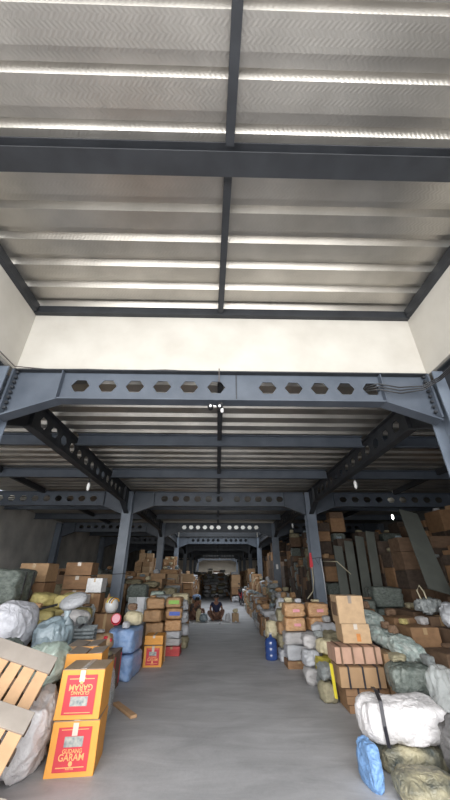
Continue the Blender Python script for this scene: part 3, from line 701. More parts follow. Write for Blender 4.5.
# stack 3: mixed sacks
T = [(1.66, 7.02, 0, .34, .46, .24, M_white, 'lowest white sack with purple print'), (1.66, 7.02, .22, .34, .46, .24, M_whiteb, 'second white sack'), (1.68, 7.04, .44, .34, .46, .22, M_white, 'topmost white sack'),
     (1.76, 6.52, 0, .32, .42, .24, M_grey, 'lowest grey sack'), (1.78, 6.54, .22, .32, .42, .22, M_yellow2, 'olive yellow sack'), (1.84, 6.62, .43, .34, .42, .22, M_cream, 'cream sack with dark lettering'),
     (2.06, 7.06, 0, .36, .46, .26, M_khaki, 'lowest khaki sack'), (2.06, 7.06, .25, .36, .46, .24, M_khaki, 'second khaki sack'), (2.08, 7.08, .48, .36, .42, .22, M_khaki, 'topmost khaki sack'),
     (1.64, 6.12, 0, .26, .34, .24, M_khaki, 'small khaki sack at the aisle edge'), (1.66, 6.14, .22, .26, .34, .20, M_grey, 'grey film sack at the aisle edge')]
for k, (x, y, z, w, d, h, m, nm) in enumerate(T): put_soft('bag', x, y, z, w, d, h, m, jit(.15), nm + ' in the mixed sack pile before the carton tower', 'sack')
o = MB().prism([(0, .12), (.035, .12), (.015, .48), (-.025, .49)], 0, .02).build('yellow_strap', M_byellow, None, loc=(1.60, 5.66, .03), rz=R(-60)); tag(o, 'bright yellow strip hanging down beside the carton tower', 'strip')
hero_soft('blue_bundle', (2.14, 7.62, .0), (.50, .40, .80), M_whiteb, 0, 4, 95, .1, .1, cuts=12, label='tall bluish white film bundle between the mixed sacks and the tan stack')
# carton tower
put_sheets(2.00, 5.84, 0, .60, .46, .26, CB[1], R(-2), 'lowest dark brown cardboard bundle of the carton tower', n=3, straps=2)
put_sheets(2.00, 5.82, .265, .62, .46, .23, CB[0], R(-3), 'tan strapped cardboard bundle in the middle of the carton tower', n=1, straps=3)
put_sheets(2.00, 5.84, .50, .66, .46, .20, mat('pinkish_cardboard', (.52, .32, .23), .75), R(-2), 'pinkish strapped bundle directly under the two big tower cartons', n=1, straps=4, sm=CB[3])
t1 = put_carton(2.10, 6.00, .71, .41, .38, .235, CB[2], R(-4), 'lower of the two pale cartons on top of the tower, with an orange stain', seed=1, tm=M_tapec)
MB().box((.06, -.512, .30), (.14, .008, .40)).build('stain', mat('orange_stain', (.55, .22, .06), .7), t1)
t2 = put_carton(2.07, 6.00, .95, .40, .38, .36, CB[2], R(-3), 'tall upper pale carton topping the tower by the right aisle edge', seed=4, tm=CB[4])
MB().box((-.508, 0, .5), (.008, .7, .5)).build('printed_mark', CB[3], t2)
put_carton(2.45, 5.85, 0, .2, .4, .62, CB[0], 0, 'narrow tan carton standing against the right side of the tower', seed=2)
# the white sack with dark strap, blue sack, clear bag, dark bag
hero_soft('sack', (1.72, 3.76, 0), (.50, .42, .20), M_mixed, R(-8), 3, 101, .14, .10, label='clear bag of mixed yellow and dark cloth goods on the floor at the lower right', cat='bag')
o = hero_soft('sack', (1.83, 4.28, .205), (.82, .50, .33), M_wsack, R(-10), 4.2, 102, .16, .07, label='large white folded sack with a dark strap on top of the mixed goods')
for k, (xx, a) in enumerate(((-.20, 8), (.30, -4))):
    pts = [(xx, -.275, .02), (xx - .01, -.285, .16), (xx, -.24, .325), (xx + .02, 0, .352), (xx + .03, .2, .33)]
    b = MB()
    for p, q in zip(pts, pts[1:]):
        p = Vector(p); q = Vector(q); m_ = (p + q) / 2; dd = q - p
        b.box(m_, (.035, dd.length + .01, .008), dd.to_track_quat('Y', 'Z').to_matrix())
    if k == 0: b.build('strap', M_strap, o)
    else: b.bm.free()
hero_soft('blue_sack', (1.36, 4.00, 0), (.14, .34, .30), M_skyblue, R(4), 3.6, 103, .16, .14, label='slim light blue sack standing under the left end of the large white sack')
hero_soft('sack', (1.86, 4.28, 0), (.62, .42, .20), M_mixed, R(-6), 4, 99, .1, .1, label='dark crumpled sack of mixed goods on the floor under the large white sack')
hero_soft('dark_sack', (2.12, 3.62, 0), (.42, .60, .56), M_dgrey, R(6), 2.8, 104, .14, .16, label='dark grey tarpaulin sack at the right edge of the picture')
hero_soft('clear_bag', (2.42, 4.42, .29), (.32, .34, .46), M_clear, 0, 2.8, 105, .14, .1, label='clear plastic bag with white contents above the dark grey sack', cat='bag')
hero_soft('white_goods', (2.46, 4.36, 0), (.30, .26, .28), M_whiteb, 0, 3, 106, .1, .1, label='white bundle standing below the clear bag at the right edge', cat='bundle')
# white sack and clear grey bundle right of tower
hero_soft('sack', (2.42, 5.02, 0), (.64, .46, .36), M_white, R(-12), 4, 107, .1, .08, label='white sack on the floor under the clear film wrapped grey bundle')
hero_soft('film_bundle', (2.42, 5.04, .365), (.60, .44, .28), M_greyg, R(-12), 3.6, 108, .12, .1, label='grey green bundle in clear film on the white sack right of the tower', cat='bundle')
hero_soft('film_bundle', (2.36, 4.66, 0), (.5, .28, .30), M_grey, R(-8), 3, 109, .12, .1, label='small grey film bundle wedged behind the large white sack', cat='bundle')
# long green white cloth bundle
for k, (x, y, z, w, d, h) in enumerate(((2.72, 5.62, 0, .50, .5, .50), (2.70, 6.16, 0, .5, .5, .62), (2.74, 6.70, 0, .52, .5, .80))):
    put_soft('bale', x, y, z, w, d, h, M_dgrey, 0, ['nearest', 'middle', 'farthest'][k] + ' dark bale under the green and white cloth', 'bale', name='bale')
for k, (x, y, z) in enumerate(((2.66, 5.58, .505), (2.64, 6.14, .625), (2.68, 6.72, .805))):
    hero_soft('cloth_bundle', (x, y, z), (.40, .52, .22), M_gw, R(10), 3, 110 + k, .18, .16, label=['nearest', 'middle', 'farthest'][k] + ' green and white patterned cloth bundle sloping down beside the tower', cat='bundle', tilt=(R(14), 0))
# brown cartons to the right of cloth
RC = [(3.12, 5.0, 0, .42, .45, .34, 1, 'nearest low brown carton right of the film bundle'), (3.28, 5.55, 0, .5, .5, .40, 1, 'low brown carton second from the front in the right brown pile'), (3.28, 5.55, .42, .48, .46, .22, 3, 'dark carton with a white string lying in the right brown pile'),
      (3.22, 6.2, 0, .46, .5, .46, 1, 'lower brown carton beside the middle of the cloth bundles'), (3.22, 6.2, .48, .44, .46, .30, 0, 'upper brown carton beside the middle of the cloth bundles'),
      (3.28, 6.85, 0, .5, .5, .5, 1, 'lower brown carton beside the far cloth bundle'), (3.28, 6.85, .52, .48, .48, .42, 0, 'upper brown carton beside the far cloth bundle'),
      (2.78, 7.45, 0, .5, .5, .55, 1, 'lower carton behind the far cloth bundle'), (2.78, 7.45, .57, .48, .46, .45, 0, 'upper brown carton behind the far cloth bundle'),
      (2.5, 6.68 + .3, 0, .01, .01, .01, 1, '')]
for (x, y, z, w, d, h, c, lb) in RC[:-1]: put_carton(x, y, z, w, d, h, CB[{0: 1, 1: 3, 3: 3}[c]], jit(.1), lb, flaps=True)  # each a tone darker: dimness of the right bay put into the board colour
put_carton(3.80, 5.35, 0, .55, .5, .5, CB[3], 0, 'dark brown carton at the right edge under the open tan carton', seed=2)
open_carton(3.80, 5.35, .52, .52, .46, .26, CB[0], R(12), 'open tan carton with lifted flaps at the right edge of the heap')
put_carton(3.88, 6.05, 0, .6, .6, .86, CB[3], 0, 'tall dark carton below the white bag at the right edge', seed=3)
hero_soft('plastic_bag', (3.86, 6.02, .87), (.60, .50, .38), M_whiteb, R(12), 2.5, 121, .12, .1, label='white plastic bag lying high on the heap at the right edge', cat='bag')
put_carton(4.52, 6.5, 0, .6, .6, 1.25, CB[3], 0, 'tall dark carton at the far right edge under the tan film bundle', seed=4)
hero_soft('film_bundle', (4.45, 6.4, 1.26), (.55, .45, .34), M_orangeb, 0, 2.8, 122, .12, .1, label='tan film wrapped bundle highest at the right edge', cat='bundle')
o = empty('plastic_bag', (3.74, 6.62, .99), 0, 'pale rumpled plastic bag with a twisted handle below the leaning grey board', 'bag')
me = soft_mesh('bag_body', 2.3, 123, 12, .2, 3, .2, 0, (.46, .4, .26)); me.materials.append(M_grey); link('bag_body', me, o)
MB().tube([(-.1, 0, .2), (-.14, 0, .36), (-.08, 0, .44), (-.02, 0, .34), (0, 0, .2)], .012, 6).build('handle', M_rope, o)
put_carton(3.88, 7.4, 0, .5, .8, 1.0, CB[3], 0, 'dark carton standing below the leaning grey board', seed=5)
put_carton(3.80, 6.65, 0, .4, .4, .98, CB[3], 0, 'dark narrow carton under the pale rumpled plastic bag', seed=5)
# leaning boards
def board(p0, p1, w, label, th=.03):
    p0 = Vector(p0); p1 = Vector(p1); z = (p1 - p0).normalized(); x = Vector((1, .15, 0)); x = (x - z * x.dot(z)).normalized(); y = z.cross(x)
    L = (p1 - p0).length
    o = MB().box((0, 0, L / 2), (w, th, L)).bevel(.004).build('grey_board', M_boardg)
    o.matrix_world = Matrix(((x.x, y.x, z.x, p0.x), (x.y, y.y, z.y, p0.y), (x.z, y.z, z.z, p0.z), (0, 0, 0, 1)))
    return tag(o, label, 'board')
board((4.28, 7.05, 1.02 + .3), (4.78, 8.3, 3.0), .44, 'wide grey board leaning alone near the right edge above the bags')
for k in range(4): board((3.42 + .26 * k, 9.9 - .1 * k, 1.02), (3.52 + .30 * k, 10.2 - .1 * k, 2.35 + .12 * k), .26, ['leftmost', 'second from left', 'third from left', 'rightmost'][k] + ' of the four grey boards standing behind the right second column')
for k in range(4): put_carton(3.25 + .5 * (k % 2) * 1.1, 9.7 + 0 * k, .5 * (k // 2), .52, .62, .49, CB[3], 0, '%s %s dark carton under the four standing grey boards' % (['lower', 'upper'][k // 2], ['left', 'right'][k % 2]))
for k, (x, y, z, w, h) in enumerate(((3.9, 8.6, 0, .8, .55), (3.9, 8.6, .55, .8, .42), (3.86, 8.6, .96, .7, .40), (3.2, 8.3, 0, .5, .6), (3.2, 8.3, .6, .46, .55))):
    put_soft('bale', x, y, z, w, .7, h, M_greyg, jit(), ['lowest large', 'second large', 'topmost large', 'lower small', 'upper small'][k] + ' dark green grey bale in front of the standing boards', 'bale', name='bale', straps=1)

# ================================================================ people and their goods on the aisle floor
def skin_body(name, verts, edges, radii, m, parent, sub=2, root=0):
    me = bpy.data.meshes.new('tmp'); me.from_pydata(verts, edges, []); o = bpy.data.objects.new('tmp', me); COL.objects.link(o)
    md = o.modifiers.new('s', 'SKIN'); ly = me.skin_vertices[0] if me.skin_vertices else None
    if ly is None:
        bm = bmesh.new(); bm.from_mesh(me); bm.verts.layers.skin.verify(); bm.to_mesh(me); bm.free(); ly = me.skin_vertices[0]
    for i, r in enumerate(radii): ly.data[i].radius = (r, r) if not isinstance(r, tuple) else r
    ly.data[root].use_root = True
    sb = o.modifiers.new('d', 'SUBSURF'); sb.levels = sub; sb.render_levels = sub
    dg = bpy.context.evaluated_depsgraph_get(); dg.update()
    out = bpy.data.meshes.new_from_object(o.evaluated_get(dg)); bpy.data.objects.remove(o)
    out.materials.clear(); out.materials.append(m)
    for f in out.polygons: f.use_smooth = True
    return link(name, out, parent)
def person(loc, rz, pose, label, shirt, trousers):
    o = empty('person', loc, rz, label, 'person')
    J = pose
    V = []; E = []; Rr = []
    def add(p, r, par=None):
        V.append(p); Rr.append(r); i = len(V) - 1
        if par is not None: E.append((par, i))
        return i
    pel = add(J['pelvis'], .13); sp = add(J['waist'], .12, pel); ch = add(J['chest'], .135, sp); nk = add(J['neck'], .055, ch); hd = add(J['jaw'], .062, nk)
    hc = Vector(J['head'])
    h1 = add(tuple(hc), .092, hd); add(tuple(hc + Vector((0, 0, .06))), .075, h1)
    for s in ('L', 'R'):
        sh = add(J['sh' + s], .055, ch); el = add(J['el' + s], .040, sh); wr = add(J['wr' + s], .026, el)
        w = Vector(J['wr' + s]); d = (w - Vector(J['el' + s])).normalized(); sd = d.cross(Vector((0, 0, 1))).normalized()
        pm = add(tuple(w + d * .05), .030, wr)
        for k in range(4):
            b = w + d * .085 + sd * (.027 - .018 * k); i1 = add(tuple(b), .009, pm); L = (.030, .036, .033, .025)[k]
            i2 = add(tuple(b + d * L + Vector((0, 0, -.008))), .008, i1); add(tuple(b + d * L * 1.7 + Vector((0, 0, -.028))), .007, i2)
        t1 = add(tuple(w + d * .035 + sd * .042), .010, pm); add(tuple(w + d * .065 + sd * .058 + Vector((0, 0, -.01))), .009, t1)
        hp = add(J['hp' + s], .095, pel); kn = add(J['kn' + s], .060, hp); an = add(J['an' + s], .036, kn); add(J['to' + s], .032, an)
    skin_body('body', V, E, Rr, M_skin, o)
    # face
    f = Vector(J['face']).normalized(); r_ = f.cross(Vector((0, 0, 1))).normalized()
    MB().lathe([(.004, 0), (.016, .012), (.010, .04)], 8).build('nose', M_skin, o, True, loc=tuple(hc + f * .088 + Vector((0, 0, -.02))))
    for s in (-1, 1):
        MB().lathe([(.002, -.007), (.010, 0), (.002, .007)], 8).build('eye', M_black, o, True, loc=tuple(hc + f * .083 + r_ * .032 * s + Vector((0, 0, .015))))
        MB().box((0, 0, 0), (.02, .03, .05)).bevel(.006).build('ear', M_skin, o, True, loc=tuple(hc + r_ * .09 * s))
    MB().box((0, 0, 0), (.04, .012, .01)).build('mouth', M_redp, o, loc=tuple(hc + f * .085 + Vector((0, 0, -.055))), rz=math.atan2(f.y, f.x) + math.pi / 2)
    hb = bmesh.new(); bmesh.ops.create_uvsphere(hb, u_segments=16, v_segments=10, radius=1)
    for v in hb.verts:
        q = v.co; k = 1.0
        front = q.dot(f)
        if front > .25 and q.z < .45: k = .80
        v.co = Vector((q.x * .108 * k, q.y * .112 * k, q.z * .125 if q.z > 0 else q.z * .105 * k)) + hc - f * .012 + Vector((0, 0, .02))
    me = bpy.data.meshes.new('hair'); hb.to_mesh(me); hb.free(); me.materials.append(M_hair); link('hair', me, o)
    # clothes follow the limbs
    V, E, Rr = [], [], []
    a = add(J['pelvis'], .150); b = add(J['waist'], .138, a); c = add(J['chest'], .155, b)
    for s in ('L', 'R'):
        q = add(J['sh' + s], .072, c); m_ = Vector(J['sh' + s]).lerp(Vector(J['el' + s]), .6); add(tuple(m_), .058, q)
    skin_body('shirt', V, E, Rr, shirt, o)
    V, E, Rr = [], [], []
    a = add(J['pelvis'], .152)
    for s in ('L', 'R'):
        q = add(J['hp' + s], .108, a); k = add(J['kn' + s], .075, q); m_ = Vector(J['kn' + s]).lerp(Vector(J['an' + s]), .75); add(tuple(m_), .055, k)
    skin_body('trousers', V, E, Rr, trousers, o)
    return o
# seated facing the camera (local -y), knees raised, hands over the goods in front
P1 = dict(pelvis=(0, 0, .15), waist=(0, -.02, .32), chest=(0, -.06, .50), neck=(0, -.09, .64), jaw=(0, -.13, .68), head=(0, -.14, .76), face=(0, -1, -.3),
          shL=(.17, -.07, .56), elL=(.25, -.24, .38), wrL=(.12, -.44, .27), shR=(-.17, -.07, .56), elR=(-.25, -.24, .38), wrR=(-.12, -.44, .25),
          hpL=(.12, -.05, .14), knL=(.30, -.36, .36), anL=(.20, -.50, .07), toL=(.22, -.64, .04), hpR=(-.12, -.05, .14), knR=(-.32, -.34, .30), anR=(-.16, -.50, .06), toR=(-.10, -.62, .04))
person((-.02, 15.9, 0), 0, P1, 'person with dark hair in a navy top sitting on the aisle floor facing the camera', M_navy, M_tan)
P2 = dict(P1); P2.update(chest=(0, -.14, .46), neck=(0, -.22, .57), jaw=(0, -.28, .60), head=(0, -.30, .67), shL=(.17, -.16, .50), shR=(-.17, -.16, .50), elL=(.22, -.34, .32), elR=(-.22, -.34, .32), wrL=(.10, -.52, .20), wrR=(-.10, -.52, .20), face=(0, -1, -.5))
person((-1.02, 15.95, 0), R(48), P2, 'person in grey bent forward over goods at the left of the aisle', M_greyc, M_tan)
tag(MB().box((0, 0, .003), (1.5, .62, .006)).build('white_sheet', M_wplast, None, loc=(-.15, 14.90, 0)), 'thin white sheet spread on the aisle floor in front of the seated people', 'sheet')
hero_soft('plastic_bag', (-.50, 15.05, .008), (.34, .24, .30), M_bluegrey, 0, 2.6, 131, .15, .1, label='pale blue bag of goods on the sheet between the two seated people', cat='bag')
hero_soft('goods_pile', (-.72, 15.25, 0.008), (.22, .2, .42), M_cream, 0, 2.4, 132, .2, .12, label='tan and cream parcel beside the bent person on the white sheet', cat='parcel')
hero_soft('plastic_bag', (.44, 15.06, .008), (.20, .2, .30), M_whiteb, 0, 2.5, 133, .15, .1, label='white bag right of the person in the navy top', cat='bag')
put_carton(.74, 15.2, 0.0, .24, .24, .28, CB[2], .1, 'small tan carton beside the white bag on the aisle floor', seed=1)
hero_soft('plastic_bag', (.74, 15.2, .285), (.22, .2, .16), M_cream, 0, 2.5, 134, .15, .1, label='cream bag on the small tan carton by the seated people', cat='bag')
for k, (x, y) in enumerate(((-1.02, 14.72), (.12, 14.50), (.74, 14.8))): hero_soft('white_cup', (x, y, .0), (.09, .08, .07), M_whiteb, 0, 2.4, 135 + k, .1, .05, cuts=6, label=['crumpled white piece left', 'crumpled white piece in the middle', 'crumpled white piece right'][k] + ' on the floor before the seated people', cat='wrapper')
hero_soft('plastic_bag', (-.92, 17.3, .60), (.40, .3, .24), M_blue, 0, 2.5, 138, .12, .1, label='blue and white bag on the stack behind the bent person', cat='bag')
put_carton(-.92, 17.3, 0, .4, .4, .59, CB[1], 0, 'brown carton under the blue and white bag behind the bent person', seed=1)
hero_soft('plastic_bag', (-1.08, 12.0, 0), (.22, .3, .10), M_dgrey, .2, 2.4, 139, .2, .15, label='black crumpled plastic lying on the floor at the left aisle edge', cat='bag')

# ---------------------------------------------------------------- motorbike
def motorbike(loc, rz):
    o = empty('motorbike', loc, rz, 'black and red motorbike parked at the right side of the aisle', 'motorbike')
    def ring(R0, r, n=24, m=8):
        bm = bmesh.new(); vs = [[bm.verts.new((r * math.sin(2 * math.pi * j / m) * .9, (R0 + r * math.cos(2 * math.pi * j / m)) * math.cos(2 * math.pi * i / n), (R0 + r * math.cos(2 * math.pi * j / m)) * math.sin(2 * math.pi * i / n))) for j in range(m)] for i in range(n)]
        for i in range(n):
            for j in range(m): bm.faces.new((vs[i][j], vs[(i + 1) % n][j], vs[(i + 1) % n][(j + 1) % m], vs[i][(j + 1) % m]))
        return bm
    for y in (-.62, .62):
        mb = MB(); mb.bm.free(); mb.bm = ring(.25, .045); w = mb.build('wheel', M_rubber, o, True, loc=(0, y, .30))
        h = MB(); h.tube([(-.05, 0, 0), (.05, 0, 0)], .04, 10)
        for k in range(5):
            a = 2 * math.pi * k / 5; h.tube([(0, 0, 0), (0, .22 * math.cos(a), .22 * math.sin(a))], .012, 6)
        h.build('hub', M_chrome, w)
    for s in (-1, 1): MB().tube([(s * .07, -.62, .30), (s * .07, -.50, .62), (s * .06, -.40, .92)], .02, 8).build('fork', M_chrome, o)
    b = MB(); b.prism([(-.42, .55), (-.34, .85), (-.22, .80), (-.10, .42), (.15, .40), (.28, .62), (.80, .78), (.86, .70), (.45, .40), (.20, .22), (-.2, .24)], -.10, .10, 'x').bevel(.03, 2); b.build('fairing', M_black, o, True)
    MB().prism([(-.30, .62), (-.22, .72), (.0, .46), (.3, .50), (.72, .72), (.3, .44), (-.05, .36)], -.108, .108, 'x').build('side_stripe', M_redp, o)
    MB().prism([(.05, .70), (.10, .78), (.72, .86), (.78, .80), (.30, .66)], -.12, .12, 'x').bevel(.02, 2).build('seat', M_rubber, o, True)
    MB().tube([(-.34, -.30, .98), (-.12, -.40, .93), (.12, -.40, .93), (.34, -.30, .98)], .016, 8).build('handlebar', M_black, o)
    MB().lathe([(.02, 0), (.075, .02), (.085, .06), (.04, .12)], 14).build('headlight', M_lamp, o, True, loc=(0, -.50, .80)).rotation_euler.x = R(-80)
    for s in (-1, 1):
        q = MB().tube([(s * .20, -.38, .95), (s * .26, -.36, 1.12)], .007, 6).build('mirror_stem', M_black, o); MB().box((s * .27, -.36, 1.15), (.11, .015, .07)).bevel(.006).build('mirror', M_black, q)
    MB().prism([(-.88, .34), (-.80, .55), (-.55, .64), (-.38, .52), (-.42, .50), (-.60, .60), (-.78, .52), (-.85, .34)], -.06, .06, 'x').build('front_mudguard', M_redp, o)
    MB().tube([(.12, .1, .22), (.13, .5, .26), (.13, .85, .34)], .035, 10).build('exhaust', M_chrome, o)
    MB().box((0, .05, .26), (.2, .3, .22)).bevel(.03).build('engine', M_dgrey, o)
    MB().tube([(-.05, .05, .2), (-.2, .0, .01)], .012, 6).build('kickstand', M_chrome, o)
    return o
motorbike((1.55, 22.6, -.005), R(8))

# ================================================================ cartons, sacks and bales filling the bays
KN = {'c': ('carton', 'carton'), 'l': ('bale', 'bale'), 'b': ('sack', 'sack')}
def settle(passes=4):
    """let neighbouring goods touch instead of cutting into each other"""
    from mathutils.bvhtree import BVHTree as BT
    bpy.context.view_layer.update()
    items = []
    for o in COL.objects:
        if o.parent or o.get('category') in (None, 'beam', 'joist', 'purlin', 'column', 'rafter', 'steel angle', 'cable', 'rope', 'pole', 'sheet', 'strip', 'wire', 'paper', 'lamp', 'camera', 'plate', 'tube', 'cloth', 'board', 'pallet', 'person', 'motorbike', 'tub', 'slat'): continue
        V = []; F = []
        for q in [o] + list(o.children) + [c for h in o.children for c in h.children]:
            if q.type != 'MESH': continue
            n = len(V); W4 = q.matrix_world; V += [W4 @ v.co for v in q.data.vertices]; F += [[n + i for i in p.vertices] for p in q.data.polygons]
        items.append([o, V, F, [min(p[i] for p in V) for i in range(3)], [max(p[i] for p in V) for i in range(3)], None])
    def tree(a):
        if a[5] is None: a[5] = BT.FromPolygons(a[1], a[2])
        return a[5]
    def hitb(a, b): return all(a[3][i] < b[4][i] and b[3][i] < a[4][i] for i in range(3))
    def move(a, d):
        a[0].location = a[0].location + d; a[1] = [p + d for p in a[1]]; a[5] = None
        for i in range(3): a[3][i] += d[i]; a[4][i] += d[i]
    for ps in range(passes):
        items.sort(key=lambda a: a[3][2]); moved = 0
        for i, a in enumerate(items):
            for b in items[:i]:
                k = 0
                while k < 14 and hitb(a, b) and tree(a).overlap(tree(b)):
                    if a[3][2] > b[3][2] + .5 * (b[4][2] - b[3][2]): d = Vector((0, 0, .008))
                    else:
                        ca = Vector([(a[3][i] + a[4][i]) / 2 for i in range(3)]); cb = Vector([(b[3][i] + b[4][i]) / 2 for i in range(3)])
                        pen = [min(a[4][i], b[4][i]) - max(a[3][i], b[3][i]) for i in (0, 1)]; ax = 0 if pen[0] < pen[1] else 1
                        d = Vector((0, 0, 0)); sg = 1 if ca[ax] > cb[ax] else -1
                        if ax == 0 and abs(ca.x) < 2.6 and sg * ca.x < 0: ax, sg = 1, (1 if ca.y > cb.y else -1)
                        d[ax] = .010 * sg
                    move(a, d); k += 1; moved += 1
        if not moved: break
settle()
def scatter(x0, x1, y0, y1, n, where):
    from mathutils.bvhtree import BVHTree as BT
    bpy.context.view_layer.update(); V, F = [], []
    for o in COL.objects:
        if o.type != 'MESH' or o.name.startswith(('ceiling', 'wall')): continue
        c = o.matrix_world @ Vector(o.bound_box[0])
        if not (x0 - 1.5 < c.x < x1 + 1.5 and y0 - 1.5 < c.y < y1 + 1.5) or c.z > 2: continue
        k = len(V); V += [o.matrix_world @ v.co for v in o.data.vertices]; F += [[k + i for i in p.vertices] for p in o.data.polygons]
    tr = BT.FromPolygons(V, F); used = []; tries = 0
    while len(used) < n and tries < 900:
        tries += 1
        x, y, w, d, h = rnd.uniform(x0, x1), rnd.uniform(y0, y1), rnd.uniform(.12, .24), rnd.uniform(.12, .22), rnd.uniform(.05, .13)
        zs = []
        for i in range(9):
            for j in range(9):
                hh = tr.ray_cast(Vector((x + (i - 4) * w * .135, y + (j - 4) * d * .135, 2.0)), Vector((0, 0, -1)))
                zs.append(hh[0].z if hh[0] else -1)
        if max(zs) < .3 or max(zs) > 1.2 or max(zs) - sorted(zs)[24] > .06 or any(abs(x - a) < .26 and abs(y - b) < .24 for a, b in used): continue
        used.append((x, y)); m, adj = rnd.choice(SCR)
        put_soft('bag', x, y, max(zs) + .004, w, d, h, m, 0, 'small %s parcel %s' % (adj, where), 'parcel', 'small %s parcels %s' % (adj, where), name='parcel')
SCR = [(M_whiteb, 'white'), (M_white, 'off white'), (M_kraft, 'kraft'), (CB[0], 'tan'), (M_bluegrey, 'blue grey'), (M_khaki, 'khaki'), (M_cream, 'cream'), (CB[3], 'dark brown'), (M_grey, 'grey'), (M_yellow, 'dull yellow')]
scatter(-3.9, -1.5, 5.9, 9.9, 34, 'scattered over the near left heap around the second column')
scatter(1.45, 4.0, 4.6, 9.2, 36, 'scattered over the near right heap around the carton tower')
REG = []
def register():
    bpy.context.view_layer.update()
    for o in COL.objects:
        if o.parent or o.type in ('LIGHT', 'CAMERA') or o.get('kind') == 'structure' or o.name.split('.')[0] in ('castellated_beam', 'steel_joist', 'steel_purlin', 'hanging_lamp'): continue
        pts = []
        for q in [o] + list(o.children):
            if q.type == 'MESH': pts += [q.matrix_world @ Vector(c) for c in q.bound_box]
        if pts: REG.append((min(p.x for p in pts), max(p.x for p in pts), min(p.y for p in pts), max(p.y for p in pts), min(p.z for p in pts), max(p.z for p in pts)))
def free(x0, x1, y0, y1, z0, z1):
    e = .015
    return not any(x0 < b - e and x1 > a + e and y0 < d - e and y1 > c + e and z0 < f_ - e and z1 > e_ + e for a, b, c, d, e_, f_ in REG)
FILL = []
def filler(x0, x1, y0, y1, cell, hf, pal, where, item_h=(.3, .5), tape=False, stag=0):
    nx = max(1, int((x1 - x0) / cell)); ny = max(1, int((y1 - y0) / cell)); cx = (x1 - x0) / nx; cy = (y1 - y0) / ny
    for i in range(nx):
        for j in range(ny):
            X = x0 + cx * (i + .5) + stag * cx * ((j * 7) % 3 - 1); Y = y0 + cy * (j + .5); H = hf(X, Y) * rnd.uniform(.88, 1.1); z = 0.004
            while z < H - .12:
                h = min(rnd.uniform(*item_h), max(.2, H - z)); kind, m, adj = rnd.choice(pal); nm, cat = KN[kind]
                w, d = cx * rnd.uniform(.84, .91), cy * rnd.uniform(.84, .91); a_, b_, r_ = jit(.012), jit(.012), jit(.03)
                bx_ = (X - w / 2, X + w / 2, Y - d / 2, Y + d / 2, z, z + h - .01)
                if not free(X - w * .54, X + w * .54, Y - d * .54, Y + d * .54, z, z + h): break
                REG.append(bx_)
                lb = '%s %s %s' % (adj, nm, where); gp = '%s %ss %s' % (adj, nm, where)
                if kind == 'c': FILL.append(put_carton(X + a_, Y + b_, z, w, d, h - .008, m, r_, lb, 'carton', gp, tape=tape))
                else: put_soft('bale' if kind == 'l' else 'bag', X, Y, z, w * .95, d * .95, (h - .012) * .95, m, r_, lb, cat, gp, name=nm)
                z += h
            if z > .3 and Y < 24 and rnd.random() < .62:
                for q in range(rnd.choice((1, 2))):
                    w_, d_, h_ = rnd.uniform(.14, .24), rnd.uniform(.14, .22), rnd.uniform(.07, .17)
                    xx, yy = X + (cx * .22 * (1 if q else -1)), Y + jit(cy * .15)
                    if not free(xx - w_ * .7, xx + w_ * .7, yy - d_ * .7, yy + d_ * .7, z, z + h_): continue
                    REG.append((xx - w_ * .6, xx + w_ * .6, yy - d_ * .6, yy + d_ * .6, z, z + h_))
                    cm, ca = rnd.choice(CLUT); lw = where.replace('in the', 'atop the', 1) if where.startswith('in the') else 'lying high ' + where
                    if rnd.random() < .35 and ca in ('brown', 'tan'): FILL.append(put_carton(xx, yy, z, w_, d_, h_, cm, rnd.uniform(0, 3), 'little %s carton %s' % (ca, lw), 'carton', 'little %s cartons %s' % (ca, lw), tape=False))
                    else: put_soft('bag', xx, yy, z - .004, w_, d_, h_, cm, rnd.uniform(0, 3), 'small %s parcel %s' % (ca, lw), 'parcel', 'small %s parcels %s' % (ca, lw), name='parcel')
CLUT = [(CB[1], 'brown'), (CB[0], 'tan'), (CB[0], 'tan'), (M_whiteb, 'white'), (M_khaki, 'khaki'), (M_grey, 'grey'), (M_kraft, 'kraft'), (M_bluegrey, 'blue grey'), (M_cream, 'cream')]
register()
PB = [('c', CB[0], 'tan'), ('c', CB[1], 'brown'), ('c', CB[1], 'brown'), ('c', CB[3], 'dark brown'), ('c', CB[4], 'greyish brown')]
PD = [('c', CB[3], 'dark brown'), ('c', CB[3], 'dark brown'), ('c', CB[5], 'shade-dark brown'), ('c', CB[5], 'shade-dark brown'), ('c', CB[5], 'shade-dark brown'), ('c', CB[1], 'brown')]  # right bay cartons: lack of light put into darker colours
PM = PB + [('l', M_greyg, 'grey green'), ('l', M_kraft, 'kraft wrapped'), ('b', M_white, 'white'), ('b', M_khaki, 'khaki')]
PF = [('c', CB[0], 'tan'), ('c', CB[2], 'pale'), ('c', CB[1], 'brown'), ('l', M_kraft, 'kraft wrapped'), ('b', M_whiteb, 'white'), ('b', M_khaki, 'khaki'), ('l', M_grey, 'grey')]
PW = [('b', M_whiteb, 'white'), ('b', M_white, 'off white'), ('l', M_grey, 'grey'), ('c', CB[1], 'brown'), ('b', M_khaki, 'khaki')]
